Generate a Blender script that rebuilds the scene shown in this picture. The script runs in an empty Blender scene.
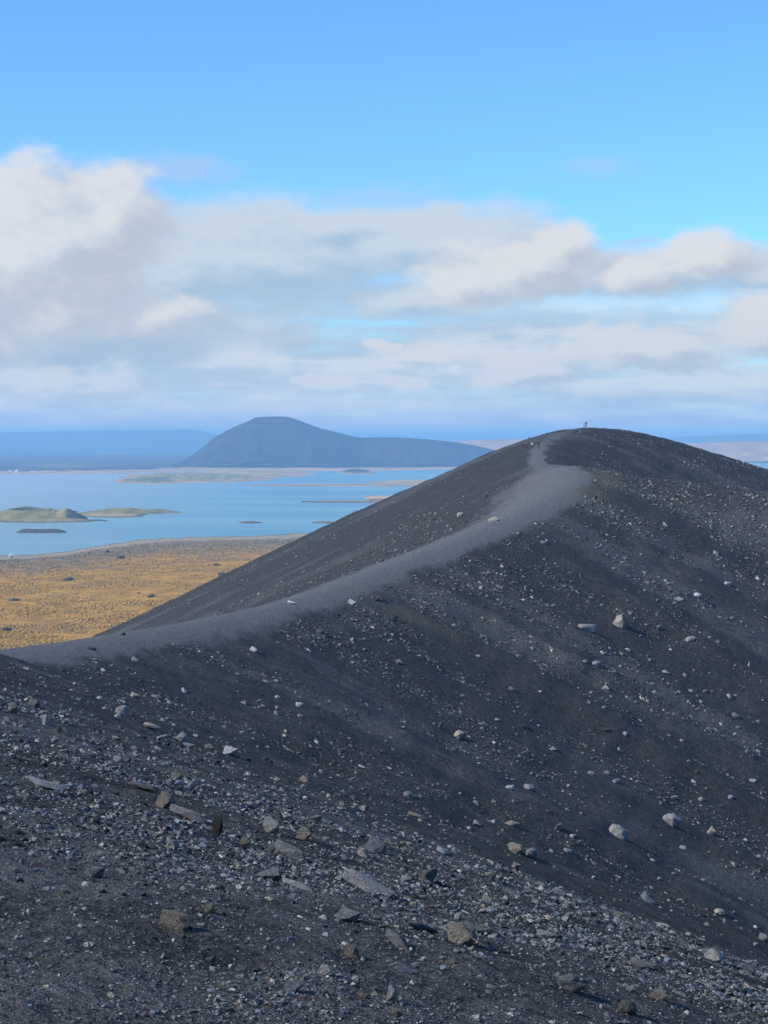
import bpy, bmesh, math, random
import numpy as np
from mathutils import Vector, Matrix
from mathutils.bvhtree import BVHTree

random.seed(7)
rng = np.random.default_rng(7)
scene = bpy.context.scene
COL = scene.collection
F = 1960.0            # focal length of the phone's long lens, in picture widths (1960/768)
PLAIN = -138.0        # level of the lake plain below the eye
R = math.radians

# ------------------------------------------------------------------ helpers
def link(o):
    COL.objects.link(o)
    return o

def tag(o, label=None, cat=None, group=None, kind=None):
    if label: o['label'] = label
    if cat: o['category'] = cat
    if group: o['group'] = group
    if kind: o['kind'] = kind
    return o

def empty(name, loc=(0, 0, 0), rz=0.0):
    o = bpy.data.objects.new(name, None)
    o.empty_display_size = 0.2
    o.location = loc
    o.rotation_euler = (0, 0, rz)
    return link(o)

def mesh_np(name, verts, faces, mat, smooth=True, parent=None, attrs=None, nper=None):
    """verts (n,3); faces (m,k) with one k."""
    me = bpy.data.meshes.new(name)
    v = np.asarray(verts, np.float32)
    f = np.asarray(faces, np.int32)
    k = f.shape[1]
    me.vertices.add(len(v)); me.vertices.foreach_set('co', v.ravel())
    me.loops.add(f.size); me.loops.foreach_set('vertex_index', f.ravel())
    me.polygons.add(len(f))
    me.polygons.foreach_set('loop_start', np.arange(0, f.size, k, dtype=np.int32))
    me.polygons.foreach_set('loop_total', np.full(len(f), k, np.int32))
    me.polygons.foreach_set('use_smooth', np.full(len(f), smooth, bool))
    me.update(calc_edges=True)
    for an, (typ, arr) in (attrs or {}).items():
        a = me.attributes.new(an, typ, 'POINT')
        a.data.foreach_set('value' if typ == 'FLOAT' else 'color', np.asarray(arr, np.float32).ravel())
    me.materials.append(mat)
    o = bpy.data.objects.new(name, me)
    if parent: o.parent = parent
    return link(o)

def mesh_bm(name, bm, mat, smooth=False, parent=None):
    me = bpy.data.meshes.new(name)
    for f in bm.faces: f.smooth = smooth
    bm.to_mesh(me); bm.free()
    for m in (mat if isinstance(mat, (list, tuple)) else [mat]): me.materials.append(m)
    o = bpy.data.objects.new(name, me)
    if parent: o.parent = parent
    return link(o)

# ---- numpy noise
def _hash(ix, iy, seed):
    h = (ix.astype(np.int64) * 374761393 + iy.astype(np.int64) * 668265263 + seed * 1442695041) & 0xFFFFFFFF
    h = ((h ^ (h >> 13)) * 1274126177) & 0xFFFFFFFF
    h = h ^ (h >> 16)
    return (h & 0xFFFF) / 65535.0

def noise(x, y, seed=0):
    ix = np.floor(x); iy = np.floor(y)
    fx = x - ix; fy = y - iy
    ux = fx * fx * fx * (fx * (fx * 6 - 15) + 10); uy = fy * fy * fy * (fy * (fy * 6 - 15) + 10)
    def g(dx, dy):
        a = _hash(ix + dx, iy + dy, seed) * 2 * np.pi
        return np.cos(a) * (fx - dx) + np.sin(a) * (fy - dy)
    a = g(0, 0) * (1 - ux) + g(1, 0) * ux
    b = g(0, 1) * (1 - ux) + g(1, 1) * ux
    return (a * (1 - uy) + b * uy) * 1.5

def fbm(x, y, seed=0, oct=4):
    s = 0; a = 1.0; t = 0
    for i in range(oct):
        s = s + a * noise(x * 2 ** i, y * 2 ** i, seed + i * 17); t += a; a *= 0.5
    return s / t

def sstep(a, b, x):
    t = np.clip((x - a) / (b - a), 0, 1)
    return t * t * (3 - 2 * t)

# ------------------------------------------------------------------ node helper
class NT:
    def __init__(s, tree): s.t = tree; s.n = tree.nodes; s.l = tree.links
    def new(s, typ, **kw):
        n = s.n.new(typ)
        for k, v in kw.items(): setattr(n, k, v)
        return n
    def put(s, sock, v):
        if hasattr(v, 'is_output'): s.l.new(v, sock)
        elif v is not None: sock.default_value = v
    def math(s, op, a, b=None, c=None, clamp=False):
        n = s.new('ShaderNodeMath', operation=op, use_clamp=clamp)
        for i, v in enumerate((a, b, c)):
            if v is not None: s.put(n.inputs[i], v)
        return n.outputs[0]
    def add(s, a, b): return s.math('ADD', a, b)
    def sub(s, a, b): return s.math('SUBTRACT', a, b)
    def mul(s, a, b): return s.math('MULTIPLY', a, b)
    def rng(s, v, a, b, c=0.0, d=1.0, mode='SMOOTHSTEP'):
        n = s.new('ShaderNodeMapRange', interpolation_type=mode)
        s.put(n.inputs[0], v)
        for i, q in enumerate((a, b, c, d)): s.put(n.inputs[1 + i], q)
        return n.outputs[0]
    def vmath(s, op, a, b=None, sc=None):
        n = s.new('ShaderNodeVectorMath', operation=op)
        s.put(n.inputs[0], a)
        if b is not None: s.put(n.inputs[1], b)
        if sc is not None: s.put(n.inputs['Scale'], sc)
        return n.outputs[0]
    def comb(s, x, y, z=0.0):
        n = s.new('ShaderNodeCombineXYZ')
        for i, v in enumerate((x, y, z)): s.put(n.inputs[i], v)
        return n.outputs[0]
    def noise(s, vec, scale, detail=4.0, rough=0.55, dist=0.0, dim='3D', color=False, lac=2.0):
        n = s.new('ShaderNodeTexNoise', noise_dimensions=dim)
        s.put(n.inputs['Vector'], vec); n.inputs['Scale'].default_value = scale
        n.inputs['Detail'].default_value = detail; n.inputs['Roughness'].default_value = rough
        n.inputs['Distortion'].default_value = dist; n.inputs['Lacunarity'].default_value = lac
        return n.outputs[1 if color else 0]
    def mix(s, f, a, b, mode='MIX'):
        n = s.new('ShaderNodeMix', data_type='RGBA', blend_type=mode)
        s.put(n.inputs[0], f)
        for sock, v in ((n.inputs[6], a), (n.inputs[7], b)):
            if isinstance(v, (tuple, list)): v = tuple(v) + (1.0,) if len(v) == 3 else v
            s.put(sock, v)
        return n.outputs[2]
    def attr(s, name, fac=True):
        n = s.new('ShaderNodeAttribute', attribute_name=name)
        return n.outputs['Fac' if fac else 'Color']
    def bump(s, h, strength, dist):
        n = s.new('ShaderNodeBump')
        s.put(n.inputs['Height'], h); n.inputs['Strength'].default_value = strength
        n.inputs['Distance'].default_value = dist
        return n.outputs[0]

def material(name, rough=0.9, spec=0.2):
    m = bpy.data.materials.new(name); m.use_nodes = True
    nt = NT(m.node_tree)
    b = next(n for n in nt.n if n.type == 'BSDF_PRINCIPLED')
    b.inputs['Roughness'].default_value = rough
    b.inputs['Specular IOR Level'].default_value = spec
    return m, nt, b

def plain_mat(name, col, rough=0.8, var=0.25, scale=8.0):
    m, nt, b = material(name, rough)
    g = nt.new('ShaderNodeTexCoord').outputs['Object']
    n = nt.noise(g, scale, 4)
    lo = tuple(c * (1 - var) for c in col); hi = tuple(min(1, c * (1 + var)) for c in col)
    nt.put(b.inputs['Base Color'], nt.mix(n, lo, hi))
    return m

# ------------------------------------------------------------------ the crater rim
CREST = [  # x, y, z, half-width of the rounded top, slope
    (3, -90, -2, 6, .46), (2, -40, -1.2, 5, .46), (-.6, 0, -1.5, 4, .45), (-3, 8, -1.65, 4, .45), (-8.5, 20, -2.0, 4, .45), (-13, 32, -2.5, 4, .45),
    (-17, 45, -2.9, 4, .47), (-24, 75, -5.7, 4, .49), (-31, 110, -11.6, 5, .49), (-36, 150, -16.4, 5, .49),
    (-37.5, 180, -19.2, 5, .48), (-32.5, 207, -20.8, 5, .48), (-22, 245, -22.0, 5, .48), (-11, 282, -22.0, 5, .48),
    (2.0, 320, -19.6, 5, .48), (16, 350, -16.2, 5, .48), (29, 380, -12.6, 5, .48), (40.5, 412, -8.0, 5.5, .48),
    (42.5, 430, -5.6, 6, .48), (40, 446, -5.2, 6, .48), (38, 462, -4.9, 6, .48), (41, 500, -1.6, 7, .48),
    (49, 540, 2.2, 10, .48), (56, 560, 3.5, 14, .48), (64, 577, 3.8, 16, .48), (80, 600, 1.2, 14, .48), (104, 625, -4.6, 10, .48),
    (130, 645, -10.6, 8, .47), (175, 672, -17, 8, .46), (240, 695, -21, 8, .46), (330, 690, -22, 8, .46), (430, 640, -15, 8, .46),
    (520, 540, -10, 8, .46), (570, 420, -12, 8, .46), (570, 280, -15, 8, .46), (520, 150, -15, 8, .46), (430, 40, -10, 8, .46),
    (300, -40, -6, 8, .46), (180, -90, -4, 8, .46), (80, -120, -3, 9, .46), (25, -118, -2.6, 7, .46)]
SPUR = [(43, 430, -6.3, 8, .5), (52, 431, -7.0, 8, .5), (66, 430, -8.7, 8, .5), (84, 428, -11.6, 8, .5), (105, 422, -17, 8, .5), (140, 408, -28, 8, .48), (185, 385, -44, 8, .47)]

def crest_samples(C, closed=True):
    P = np.array(C, float); n = len(P); out = []
    for i in range(n if closed else n - 3):
        if not closed: i += 1
        p0, p1, p2, p3 = P[i - 1], P[i], P[(i + 1) % n], P[(i + 2) % n]
        L = np.hypot(*(p2 - p1)[:2]); k = max(4, int(L / 3.0))
        for j in range(k):
            t = j / k
            out.append(0.5 * (2 * p1 + (p2 - p0) * t + (2 * p0 - 5 * p1 + 4 * p2 - p3) * t * t + (3 * p1 - p0 - 3 * p2 + p3) * t ** 3))
    return np.array(out)
CS = crest_samples(CREST)
_nx = np.roll(CS, -1, 0) - np.roll(CS, 1, 0)
CT = _nx[:, :2] / np.linalg.norm(_nx[:, :2], axis=1)[:, None]
CDS = np.linalg.norm((np.roll(CS, -1, 0) - CS)[:, :2], axis=1)
_i0 = int(np.argmin(np.abs(CS[:, 0] - 1.5) + np.abs(CS[:, 1])))
CARC = np.concatenate([[0], np.cumsum(CDS)[:-1]]); CARC = CARC - CARC[_i0]
SP = crest_samples(SPUR, False)

def crater(x, y):
    """height, arc length along the rim, signed distance from the crest (inside positive)"""
    x = np.asarray(x, float).ravel(); y = np.asarray(y, float).ravel()
    Z = np.empty_like(x); S = np.empty_like(x); D = np.empty_like(x)
    T = 0.7
    for a in range(0, len(x), 8000):
        b = min(a + 8000, len(x))
        dx = x[a:b, None] - CS[None, :, 0]; dy = y[a:b, None] - CS[None, :, 1]
        d = np.sqrt(dx * dx + dy * dy)
        w = CS[None, :, 3]
        q = CS[None, :, 2] - CS[None, :, 4] * (np.sqrt(d * d + w * w) - w)
        m = q.max(1)
        e = np.exp((q - m[:, None]) / T) * CDS[None, :] / 12.0
        es = e.sum(1)
        Z[a:b] = m + T * np.log(es)
        i = q.argmax(1); r = np.arange(b - a)
        ds = np.sqrt((x[a:b, None] - SP[None, :, 0]) ** 2 + (y[a:b, None] - SP[None, :, 1]) ** 2)
        qs = (SP[None, :, 2] - SP[None, :, 4] * (np.sqrt(ds * ds + SP[None, :, 3] ** 2) - SP[None, :, 3])).max(1)
        Z[a:b] = 1.2 * np.logaddexp(Z[a:b] / 1.2, (qs - .4) / 1.2)
        near = np.where(np.abs(CARC[None, :] - CARC[i][:, None]) < 60, e, 0)
        S[a:b] = (near * CARC[None, :]).sum(1) / near.sum(1)
        side = dx[r, i] * CT[i, 1] - dy[r, i] * CT[i, 0]
        D[a:b] = d.min(1) * np.sign(side)
    return Z, S, D

def path_mask(s, d, x, y):
    off = np.interp(s, [0, 60, 170, 215, 260, 330, 400, 450, 480, 520, 560, 600], [-1.5, -1, 0, .5, 1, 1.0, .2, -4.0, -1.5, -1, 0, 0])
    hw = np.interp(s, [-200, -20, 60, 150, 190, 230, 280, 340, 400, 440, 462, 485, 520, 570, 600, 640],
                   [0, 0, 0, 2.5, 6.5, 5.5, 4.2, 4.4, 5.5, 6.6, 4.0, 2.2, 2.6, 1.8, 1.4, 0.0])
    n = fbm(s / 14, d / 5, 91, 3)
    k = (d - off) / np.maximum(hw, .01)
    k = np.where(k < 0, -k * np.interp(s, [180, 300, 400, 452, 470], [.9, .75, .5, .45, 1.0]), k)      # the outer edge is scuffed wide
    inn = np.where(d - off > 0, 1.0, 0.0)
    m = 1 - sstep(.55 + .2 * inn, 1.4 - .2 * inn, k + .42 * n + .22 * fbm(s / 3, d / 1.6, 95, 2))
    return m * np.interp(s, [452, 466, 485, 515, 545, 600], [1, .75, .95, .95, .6, .35])

def terrain(x, y):
    x = np.asarray(x, float).ravel(); y = np.asarray(y, float).ravel()
    Z, S, D = crater(x, y)
    r = np.hypot(x, y)
    path = path_mask(S, D, x, y)
    far = sstep(12, 90, r)
    inside = sstep(2, 25, D)
    # runnels and low ribs that run straight down the slope
    rib = fbm(S / 13 + .004 * D, D / 120 + 3, 5, 3)
    rib2 = fbm(S / 4.5, D / 60, 23, 2)
    rough = 1 - .85 * path
    Z = Z + far * (rib * 1.9 + rib2 * .6) * sstep(4, 30, np.abs(D)) * (.35 + .65 * inside)
    Z = Z + far * .9 * fbm(x / 55, y / 55, 41, 3) * sstep(6, 40, np.abs(D))
    # shelves across the inner wall
    led = fbm(S / 60, D / 9, 77, 3)
    Z = Z + far * inside * led * .8
    near = 1 - .55 * far
    Z = Z + rough * (fbm(x / 2.6, y / 2.6, 61, 4) * .11 * near * sstep(1.5, 9, r) + fbm(x / .5, y / .5, 67, 3) * .022 * sstep(1, 5, r))
    Z = np.where(r > 60, Z + rough * (fbm(x / 7, y / 7, 63, 3) * .30 + fbm(S / 2.2, D / 5, 69, 3) * .24), Z)
    # concave foot, crater floor
    lo = np.where(D > 0, -96.0, PLAIN - 1.5)
    Z = np.where(Z - lo < 30, lo + np.where(Z - lo > -40, 30 * np.exp((np.minimum(Z - lo, 30) - 30) / 30), 0), Z)
    return Z, S, D, path

def polar_grid(az, rr):
    A, Rr = np.meshgrid(az, rr)
    return (Rr * np.sin(A)).ravel(), (Rr * np.cos(A)).ravel()

def grid_faces(nr, na, closed=True):
    i = np.arange(nr - 1)[:, None]; j = np.arange(na if closed else na - 1)[None, :]
    a = i * na + j; b = i * na + (j + 1) % na
    c = (i + 1) * na + (j + 1) % na; d = (i + 1) * na + j
    return np.stack([a + 0 * b, d + 0 * b, c, b], -1).reshape(-1, 4)[:, ::-1]

mid = np.arange(-15.5, 15.5001, .05)
out = []; a = 15.6; st = .1
while a < 180: out.append(a); st = min(st * 1.18, 4.0); a += st
az = np.radians(np.concatenate([-np.array(out[::-1]), mid, np.array(out)]))
rr = [.25]
while rr[-1] < 3: rr.append(rr[-1] * 1.12)
while rr[-1] < 1250: rr.append(rr[-1] * (1.0085 if rr[-1] < 700 else 1.03))
rr = np.array(rr)
gx, gy = polar_grid(az, rr)
GZ, GS, GD, GP = terrain(gx, gy)
# the ground keeps eye height under the camera
GF = grid_faces(len(rr), len(az))
inside_m = sstep(0, 10, GD)
r_all = np.hypot(gx, gy)
# where coarse grit, fine black sand and dry moss lie (things the ground itself has)
streak = fbm(GS / 9, GD / 70, 131, 4)
patch = fbm(gx / 18, gy / 18, 137, 4)
rill = fbm(GS / 3.2, GD / 45, 133, 3)
grit = np.clip(.44 + 1.3 * fbm(GS / 34, GD / 160, 139, 2) + .85 * streak + .7 * rill + .7 * patch, 0, 1)
grit = np.clip(grit + .38 * np.exp(-(GD / 5.5) ** 2) * (r_all < 22), 0, 1)      # trodden grey grit where people stand
moss_n = fbm(GS / 7, GD / 16, 151, 4)
knob = np.exp(-(((GS - 436) / 20) ** 2) - ((GD - 5.0) / 3.2) ** 2) * 1.0
moss = np.clip(knob * (1.1 + 1.4 * moss_n) + .75 * np.exp(-((GS - 310) / 17) ** 2 - ((GD - 12) / 11) ** 2) * sstep(-.2, .35, fbm(GS / 4, GD / 22, 157, 3)), 0, 1)

# ---- ground material
def ground_material():
    m, nt, b = material('black_scoria', .95, .12)
    P = nt.new('ShaderNodeNewGeometry').outputs['Position']
    grit = nt.attr('grit'); path = nt.attr('path'); moss = nt.attr('moss')
    n1 = nt.noise(P, .35, 5, .6); n2 = nt.noise(P, 2.2, 5, .65); n3 = nt.noise(P, 14, 4, .7); n4 = nt.noise(P, 75, 3, .7)
    v = nt.new('ShaderNodeTexVoronoi', feature='F1'); nt.put(v.inputs['Vector'], P); v.inputs['Scale'].default_value = 38
    n0 = nt.noise(P, .9, 4, .7)
    grain = nt.add(nt.add(nt.mul(n3, .30), nt.mul(n4, .25)), nt.add(nt.mul(n2, .25), nt.mul(n0, .20)))
    grain = nt.rng(grain, .41, .60, 0, 1, 'LINEAR')
    dark = nt.mix(grain, (.0105, .0104, .0104), (.078, .076, .074))
    grey = nt.mix(grain, (.034, .0335, .034), (.140, .137, .133))
    fac = nt.rng(nt.add(nt.mul(grit, .75), nt.mul(nt.sub(nt.add(n1, n2), 1.0), .7)), .25, .95)
    c = nt.mix(fac, dark, grey)
    brown = nt.rng(n1, .45, .75)
    c = nt.mix(nt.mul(brown, .14), c, (.052, .045, .040))
    pathc = nt.mix(grain, (.080, .081, .081), (.170, .171, .171))
    c = nt.mix(path, c, pathc)
    mossc = nt.mix(n2, (.07, .066, .04), (.17, .15, .10))
    c = nt.mix(nt.mul(moss, nt.rng(n3, .25, .75, .4, 1)), c, mossc)
    nt.put(b.inputs['Base Color'], c)
    h = nt.add(nt.add(nt.mul(n2, .35), nt.mul(n0, .5)), nt.add(nt.mul(n3, .09), nt.add(nt.mul(n4, .02), nt.mul(v.outputs[0], .012))))
    bs = nt.bump(h, 1.0, .6)
    nt.put(b.inputs['Normal'], bs)
    return m
M_GROUND = ground_material()

def sub_mesh(name, sel):
    f = GF[sel]
    used, inv = np.unique(f.ravel(), return_inverse=True)
    V = np.stack([gx, gy, GZ], 1)[used]
    return mesh_np(name, V, inv.reshape(-1, 4), M_GROUND, True, attrs={
        'grit': ('FLOAT', grit[used]), 'path': ('FLOAT', GP[used]), 'moss': ('FLOAT', moss[used])})
fp = GP[GF].mean(1)
tag(sub_mesh('crater_slope', fp <= .5), kind='structure')
tag(sub_mesh('path', fp > .5), kind='structure')

# ray casting on the finished ground, so that what stands on it touches it
_v = np.stack([gx, gy, GZ], 1)
_na = len(az); _keep = np.abs(az) < R(16)
_cols = np.where(_keep)[0]
_sel = np.isin(GF[:, 0] % _na, _cols) & np.isin(GF[:, 2] % _na, _cols)
_ff = GF[_sel]; _u, _inv = np.unique(_ff.ravel(), return_inverse=True)
BVH = BVHTree.FromPolygons(_v[_u].tolist(), _inv.reshape(-1, 4).tolist())
def hit_px(px, py):
    d = Vector(((px - 384) / F, 1, -(py - 441) / F)).normalized()
    h = BVH.ray_cast(Vector((0, 0, 0)), d, 3000)
    return h[0], h[1]
def drop(x, y):
    h = BVH.ray_cast(Vector((x, y, 200)), Vector((0, 0, -1)), 600)
    return h[0], h[1]
# ------------------------------------------------------------------ plain, lake, islands, far hills
KP = -PLAIN * F
def plan_px(x, y):           # bearing and depression of a point of the plain, as map coordinates
    y = np.maximum(y, 1.0)
    return 384 + F * x / y, 441 + KP / np.hypot(x * 0, y)
def at_px(px, py):           # map coordinates back to metres
    D = KP / (py - 441.0)
    return (px - 384) / F * D, D

mid2 = np.arange(-14, 14.0001, .05)
out = []; a = 14.1; st = .12
while a < 180: out.append(a); st = min(st * 1.2, 4.0); a += st
az2 = np.radians(np.concatenate([-np.array(out[::-1]), mid2, np.array(out)]))
rr2 = [120.0]
while rr2[-1] < 1000: rr2.append(rr2[-1] * 1.06)
while rr2[-1] < 14000: rr2.append(rr2[-1] * 1.007)
while rr2[-1] < 90000: rr2.append(rr2[-1] * 1.06)
rr2 = np.array(rr2)
bx, by = polar_grid(az2, rr2)
BR = np.hypot(bx, by)
front = by > BR * .3
PX = np.where(front, 384 + F * bx / np.maximum(by, 1), np.where(bx < 0, -6000, 6000))
PY = 441 + KP / np.maximum(np.where(front, by, BR), 1)
shore_n = np.interp(PX, [-700, -150, 0, 35, 62, 100, 130, 150, 200, 260, 310, 400, 560, 700, 800, 3000], [590, 566, 556, 554.5, 552, 545.5, 541, 539, 537, 535.8, 532.5, 528, 520, 510, 495, 470])
shore_n = shore_n + (1.6 * fbm(PX / 22, PX * 0, 201, 3) + .9 * fbm(PX / 6, PY / 3, 203, 3)) * np.clip((PY - 470) / 60, .2, 1)
shore_f = np.interp(PX, [-900, -150, 0, 60, 110, 180, 260, 340, 420, 480, 560, 3000], [476, 473, 474.2, 474.2, 473.5, 471.2, 471.0, 471.2, 470.2, 468.5, 466, 460])
shore_f = shore_f + .9 * fbm(PX / 26, PY / 5, 211, 3)
s = np.maximum((PY - shore_n) / 4.0, (shore_f - PY) / 1.2)
green = np.zeros_like(s); tan = np.zeros_like(s); darki = np.zeros_like(s)
ISL = [  # px, py, half-width, half-height, height above water, green, tan, dark
    (195, 477.5, 78, 5.2, 9, .8, .6, 0), (255, 473.5, 60, 3.6, 5, .2, .9, 0),
    (150, 481, 34, 3.2, 12, 1, 0, .3),
    (108, 515.0, 38, 2.6, 3, .3, 1, 0), (40, 520.2, 60, 2.6, 2, .5, .8, 0), (140, 513.0, 24, .9, 1.0, .2, .9, 0),
    (345, 485.2, 92, 1.3, .8, .3, .8, 0), (440, 482.0, 66, 2.4, 2, .3, 1, 0),
    (350, 501.8, 52, 1.3, .8, .4, .7, .2), (396, 498.2, 32, 3.2, 3, 0, 1.2, 0), (372, 511, 22, 1.0, 1, .2, .7, .2),
    (252, 522.5, 13, .9, 1.2, .2, .2, .6), (325, 522.5, 16, .9, 1.0, .4, .3, .3), (378, 520, 22, 1.0, 1, .2, .8, 0),
    (357, 472.0, 21, 2.2, 14, .1, 0, 1), (140, 479.0, 12, 1.0, 1, .2, 0, .6), (60, 511.5, 20, 1.2, 1, .3, .6, 0)]
hgt = np.zeros_like(s)
wob = fbm(PX / 14, PY / 2.2, 221, 4)
for cx, cy, rx, ry, hh, g_, t_, d_ in ISL:
    e = 1 - np.sqrt(((PX - cx) / rx) ** 2 + ((PY - cy) / ry) ** 2) + .38 * wob
    s = np.maximum(s, e * 1.4)
    k = sstep(0, .5, e)
    hgt = np.maximum(hgt, hh * sstep(0, .9, e) * (.8 + .6 * fbm(PX / 9, PY / 3, 231, 3)))
    green = np.maximum(green, g_ * k); tan = np.maximum(tan, t_ * k * (1 - .5 * g_ * sstep(.2, .6, e))); darki = np.maximum(darki, d_ * k)
# water again in the flats to the right of the crater
for cx, cy, rx, ry in ((790, 463.3, 62, 2.3), (748, 450.3, 66, 1.9), (880, 449, 120, 2.0)):
    e = 1 - np.sqrt(((PX - cx) / rx) ** 2 + ((PY - cy) / ry) ** 2) + .3 * wob
    s = np.where(PX > 600, np.minimum(s, -e * 1.3), s)
PH = PLAIN + np.clip(s, -1.0, 1.0) * 1.2 + hgt * (s > 0) + np.where(s > .3, .8 * fbm(bx / 60, by / 60, 241, 3), 0)
near_land = sstep(-.2, .6, (PY - shore_n) / 4)
hum = np.where(PY > 500, near_land * (1.6 * fbm(bx / 90, by / 90, 243, 3) + .8 * fbm(bx / 30, by / 30, 247, 2)), 0)
PH = PH + hum * sstep(2, 30, PY - shore_n)
scrub = near_land * sstep(3, 26, (PY - shore_n) + 8 * fbm(PX / 60, PY / 14, 251, 3))
beach = near_land * (1 - sstep(1.0, 7.0, (PY - shore_n) + 3.0 * fbm(PX / 30, PY / 5, 253, 3))) * (PY > 500)
farl = (PY < 500)
shore_tan = farl * (1 - sstep(2.2, 4.2, (shore_f - PY) + 1.5 * fbm(PX / 40, PY / 2, 261, 3))) * sstep(-.5, .2, s)
tan = np.maximum(tan, shore_tan)
tan = np.maximum(tan, sstep(600, 660, PX) * sstep(444, 447, PY) * (PY < 480) * (.65 + .5 * fbm(PX / 30, PY / 1.5, 263, 3)))
tan = np.maximum(tan, .8 * np.exp(-((PX - 115) / 14) ** 2 - ((PY - 453.2) / .9) ** 2) * farl)
green = np.maximum(green, .8 * np.exp(-((PX - 60) / 32) ** 2 - ((PY - 466) / 2.0) ** 2) * farl)

def plain_material():
    m, nt, b = material('autumn_heath', .95, .1)
    P = nt.new('ShaderNodeNewGeometry').outputs['Position']
    a = {k: nt.attr(k) for k in ('scrub', 'beach', 'green', 'tan', 'darki')}
    n1 = nt.noise(P, .006, 5, .6); n2 = nt.noise(P, .05, 5, .65); n3 = nt.noise(P, .3, 3, .7)
    gold = nt.mix(nt.rng(n2, .3, .7), (.28, .145, .026), (.55, .29, .05))
    gold = nt.mix(nt.mul(nt.rng(n1, .5, .68), .55), gold, (.16, .105, .07))
    heath = nt.mix(nt.rng(n2, .3, .7), (.16, .12, .075), (.27, .20, .12))
    moor = nt.mix(nt.rng(n1, .3, .7), (.045, .042, .036), (.10, .085, .06))
    c = nt.mix(nt.rng(nt.new('ShaderNodeSeparateXYZ').outputs[1], 0, 1), moor, moor)
    c = moor
    c = nt.mix(nt.attr('nearland'), c, heath)
    c = nt.mix(a['scrub'], c, gold)
    c = nt.mix(a['beach'], c, nt.mix(n2, (.30, .25, .16), (.46, .38, .24)))
    c = nt.mix(a['tan'], c, nt.mix(nt.rng(n1, .35, .65), (.34, .20, .11), (.62, .42, .22)))
    c = nt.mix(a['green'], c, nt.mix(nt.rng(n2, .3, .7), (.15, .16, .05), (.30, .28, .09)))
    c = nt.mix(a['darki'], c, nt.mix(n2, (.035, .04, .03), (.08, .075, .05)))
    nt.put(b.inputs['Base Color'], c)
    nt.put(b.inputs['Normal'], nt.bump(nt.add(n2, nt.mul(n3, .3)), .6, 2.0))
    return m
M_PLAIN = plain_material()
A1 = lambda v: ('FLOAT', np.clip(v, 0, 1))
tag(mesh_np('plain', np.stack([bx, by, PH], 1), grid_faces(len(rr2), len(az2)), M_PLAIN, True, attrs={
    'scrub': A1(scrub), 'beach': A1(beach), 'green': A1(green), 'tan': A1(tan), 'darki': A1(darki), 'nearland': A1(near_land)}), kind='structure')

def water_material():
    m, nt, b = material('lake_water', .12, .5)
    P = nt.new('ShaderNodeNewGeometry').outputs['Position']
    n1 = nt.noise(nt.vmath('MULTIPLY', P, (.0006, .0022, 1)), 1.0, 4, .6)
    c = nt.mix(nt.rng(n1, .40, .60), (.085, .245, .285), (.19, .345, .33))
    sx = nt.new('ShaderNodeSeparateXYZ'); nt.put(sx.inputs[0], P)
    silt = nt.rng(nt.add(sx.outputs[0], nt.mul(nt.sub(n1, .5), 1600.0)), -250, -1100)      # cloudy shallows in the western bay
    c = nt.mix(silt, c, (.34, .40, .36))
    nt.put(b.inputs['Base Color'], c)
    b.inputs['Roughness'].default_value = .30
    w = nt.noise(nt.vmath('MULTIPLY', P, (.05, .02, 1)), 1.0, 4, .7)
    nt.put(b.inputs['Normal'], nt.bump(w, .35, 6.0))
    return m
az3 = np.radians(np.arange(-180, 180, 3.0)); rr3 = np.array([1500., 3000, 6000, 10000, 16000, 30000])
wx, wy = polar_grid(az3, rr3)
tag(mesh_np('lake', np.stack([wx, wy, np.full_like(wx, PLAIN)], 1), grid_faces(len(rr3), len(az3)), water_material(), True), kind='structure')

# ---- small explosion craters on the near islands
def pseudo_crater_material():
    m, nt, b = material('grassed_ash', .95, .1)
    P = nt.new('ShaderNodeTexCoord').outputs['Object']
    n = nt.noise(P, .03, 5, .6); n2 = nt.noise(P, .2, 4, .6)
    c = nt.mix(nt.rng(n, .35, .65), (.20, .185, .06), (.36, .30, .12))
    c = nt.mix(nt.mul(n2, .4), c, (.16, .12, .07))
    c = nt.mix(nt.attr('ash_shade'), c, nt.mix(n2, (.05, .05, .052), (.09, .085, .08)))  # dark tone; the mask also paints in the shade of the right flanks
    nt.put(b.inputs['Base Color'], c); nt.put(b.inputs['Normal'], nt.bump(n2, .5, 3.0))
    return m
M_PC = pseudo_crater_material()
def heightfield(name, cx, cy, rx, ry, n, func, mat, attr=None):
    u, v = np.meshgrid(np.linspace(-1, 1, n), np.linspace(-1, 1, max(24, n // 2)))
    u = u.ravel(); v = v.ravel()
    z = func(u * rx, v * ry)
    at = {attr[0]: A1(attr[1](u * rx, v * ry))} if attr else None
    nr = max(24, n // 2); i = np.arange(nr - 1)[:, None]; j = np.arange(n - 1)[None, :]
    f = np.stack([i * n + j, i * n + j + 1, (i + 1) * n + j + 1, (i + 1) * n + j], -1).reshape(-1, 4)
    o = mesh_np(name, np.stack([u * rx, v * ry, z], 1), f, mat, True, attrs=at)
    o.location = (cx, cy, PLAIN)
    return tag(o, kind='structure')
def ring(x, y, x0, y0, rad, h, w, bowl, seed):
    d = np.hypot(x - x0, (y - y0))
    d = d * (1 + .10 * noise(np.arctan2(y - y0, x - x0) * 1.3, x * 0 + seed, seed))
    return np.where(d < rad, h - bowl * (1 - (d / rad) ** 2), h - (d - rad) * h / w)
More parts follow.
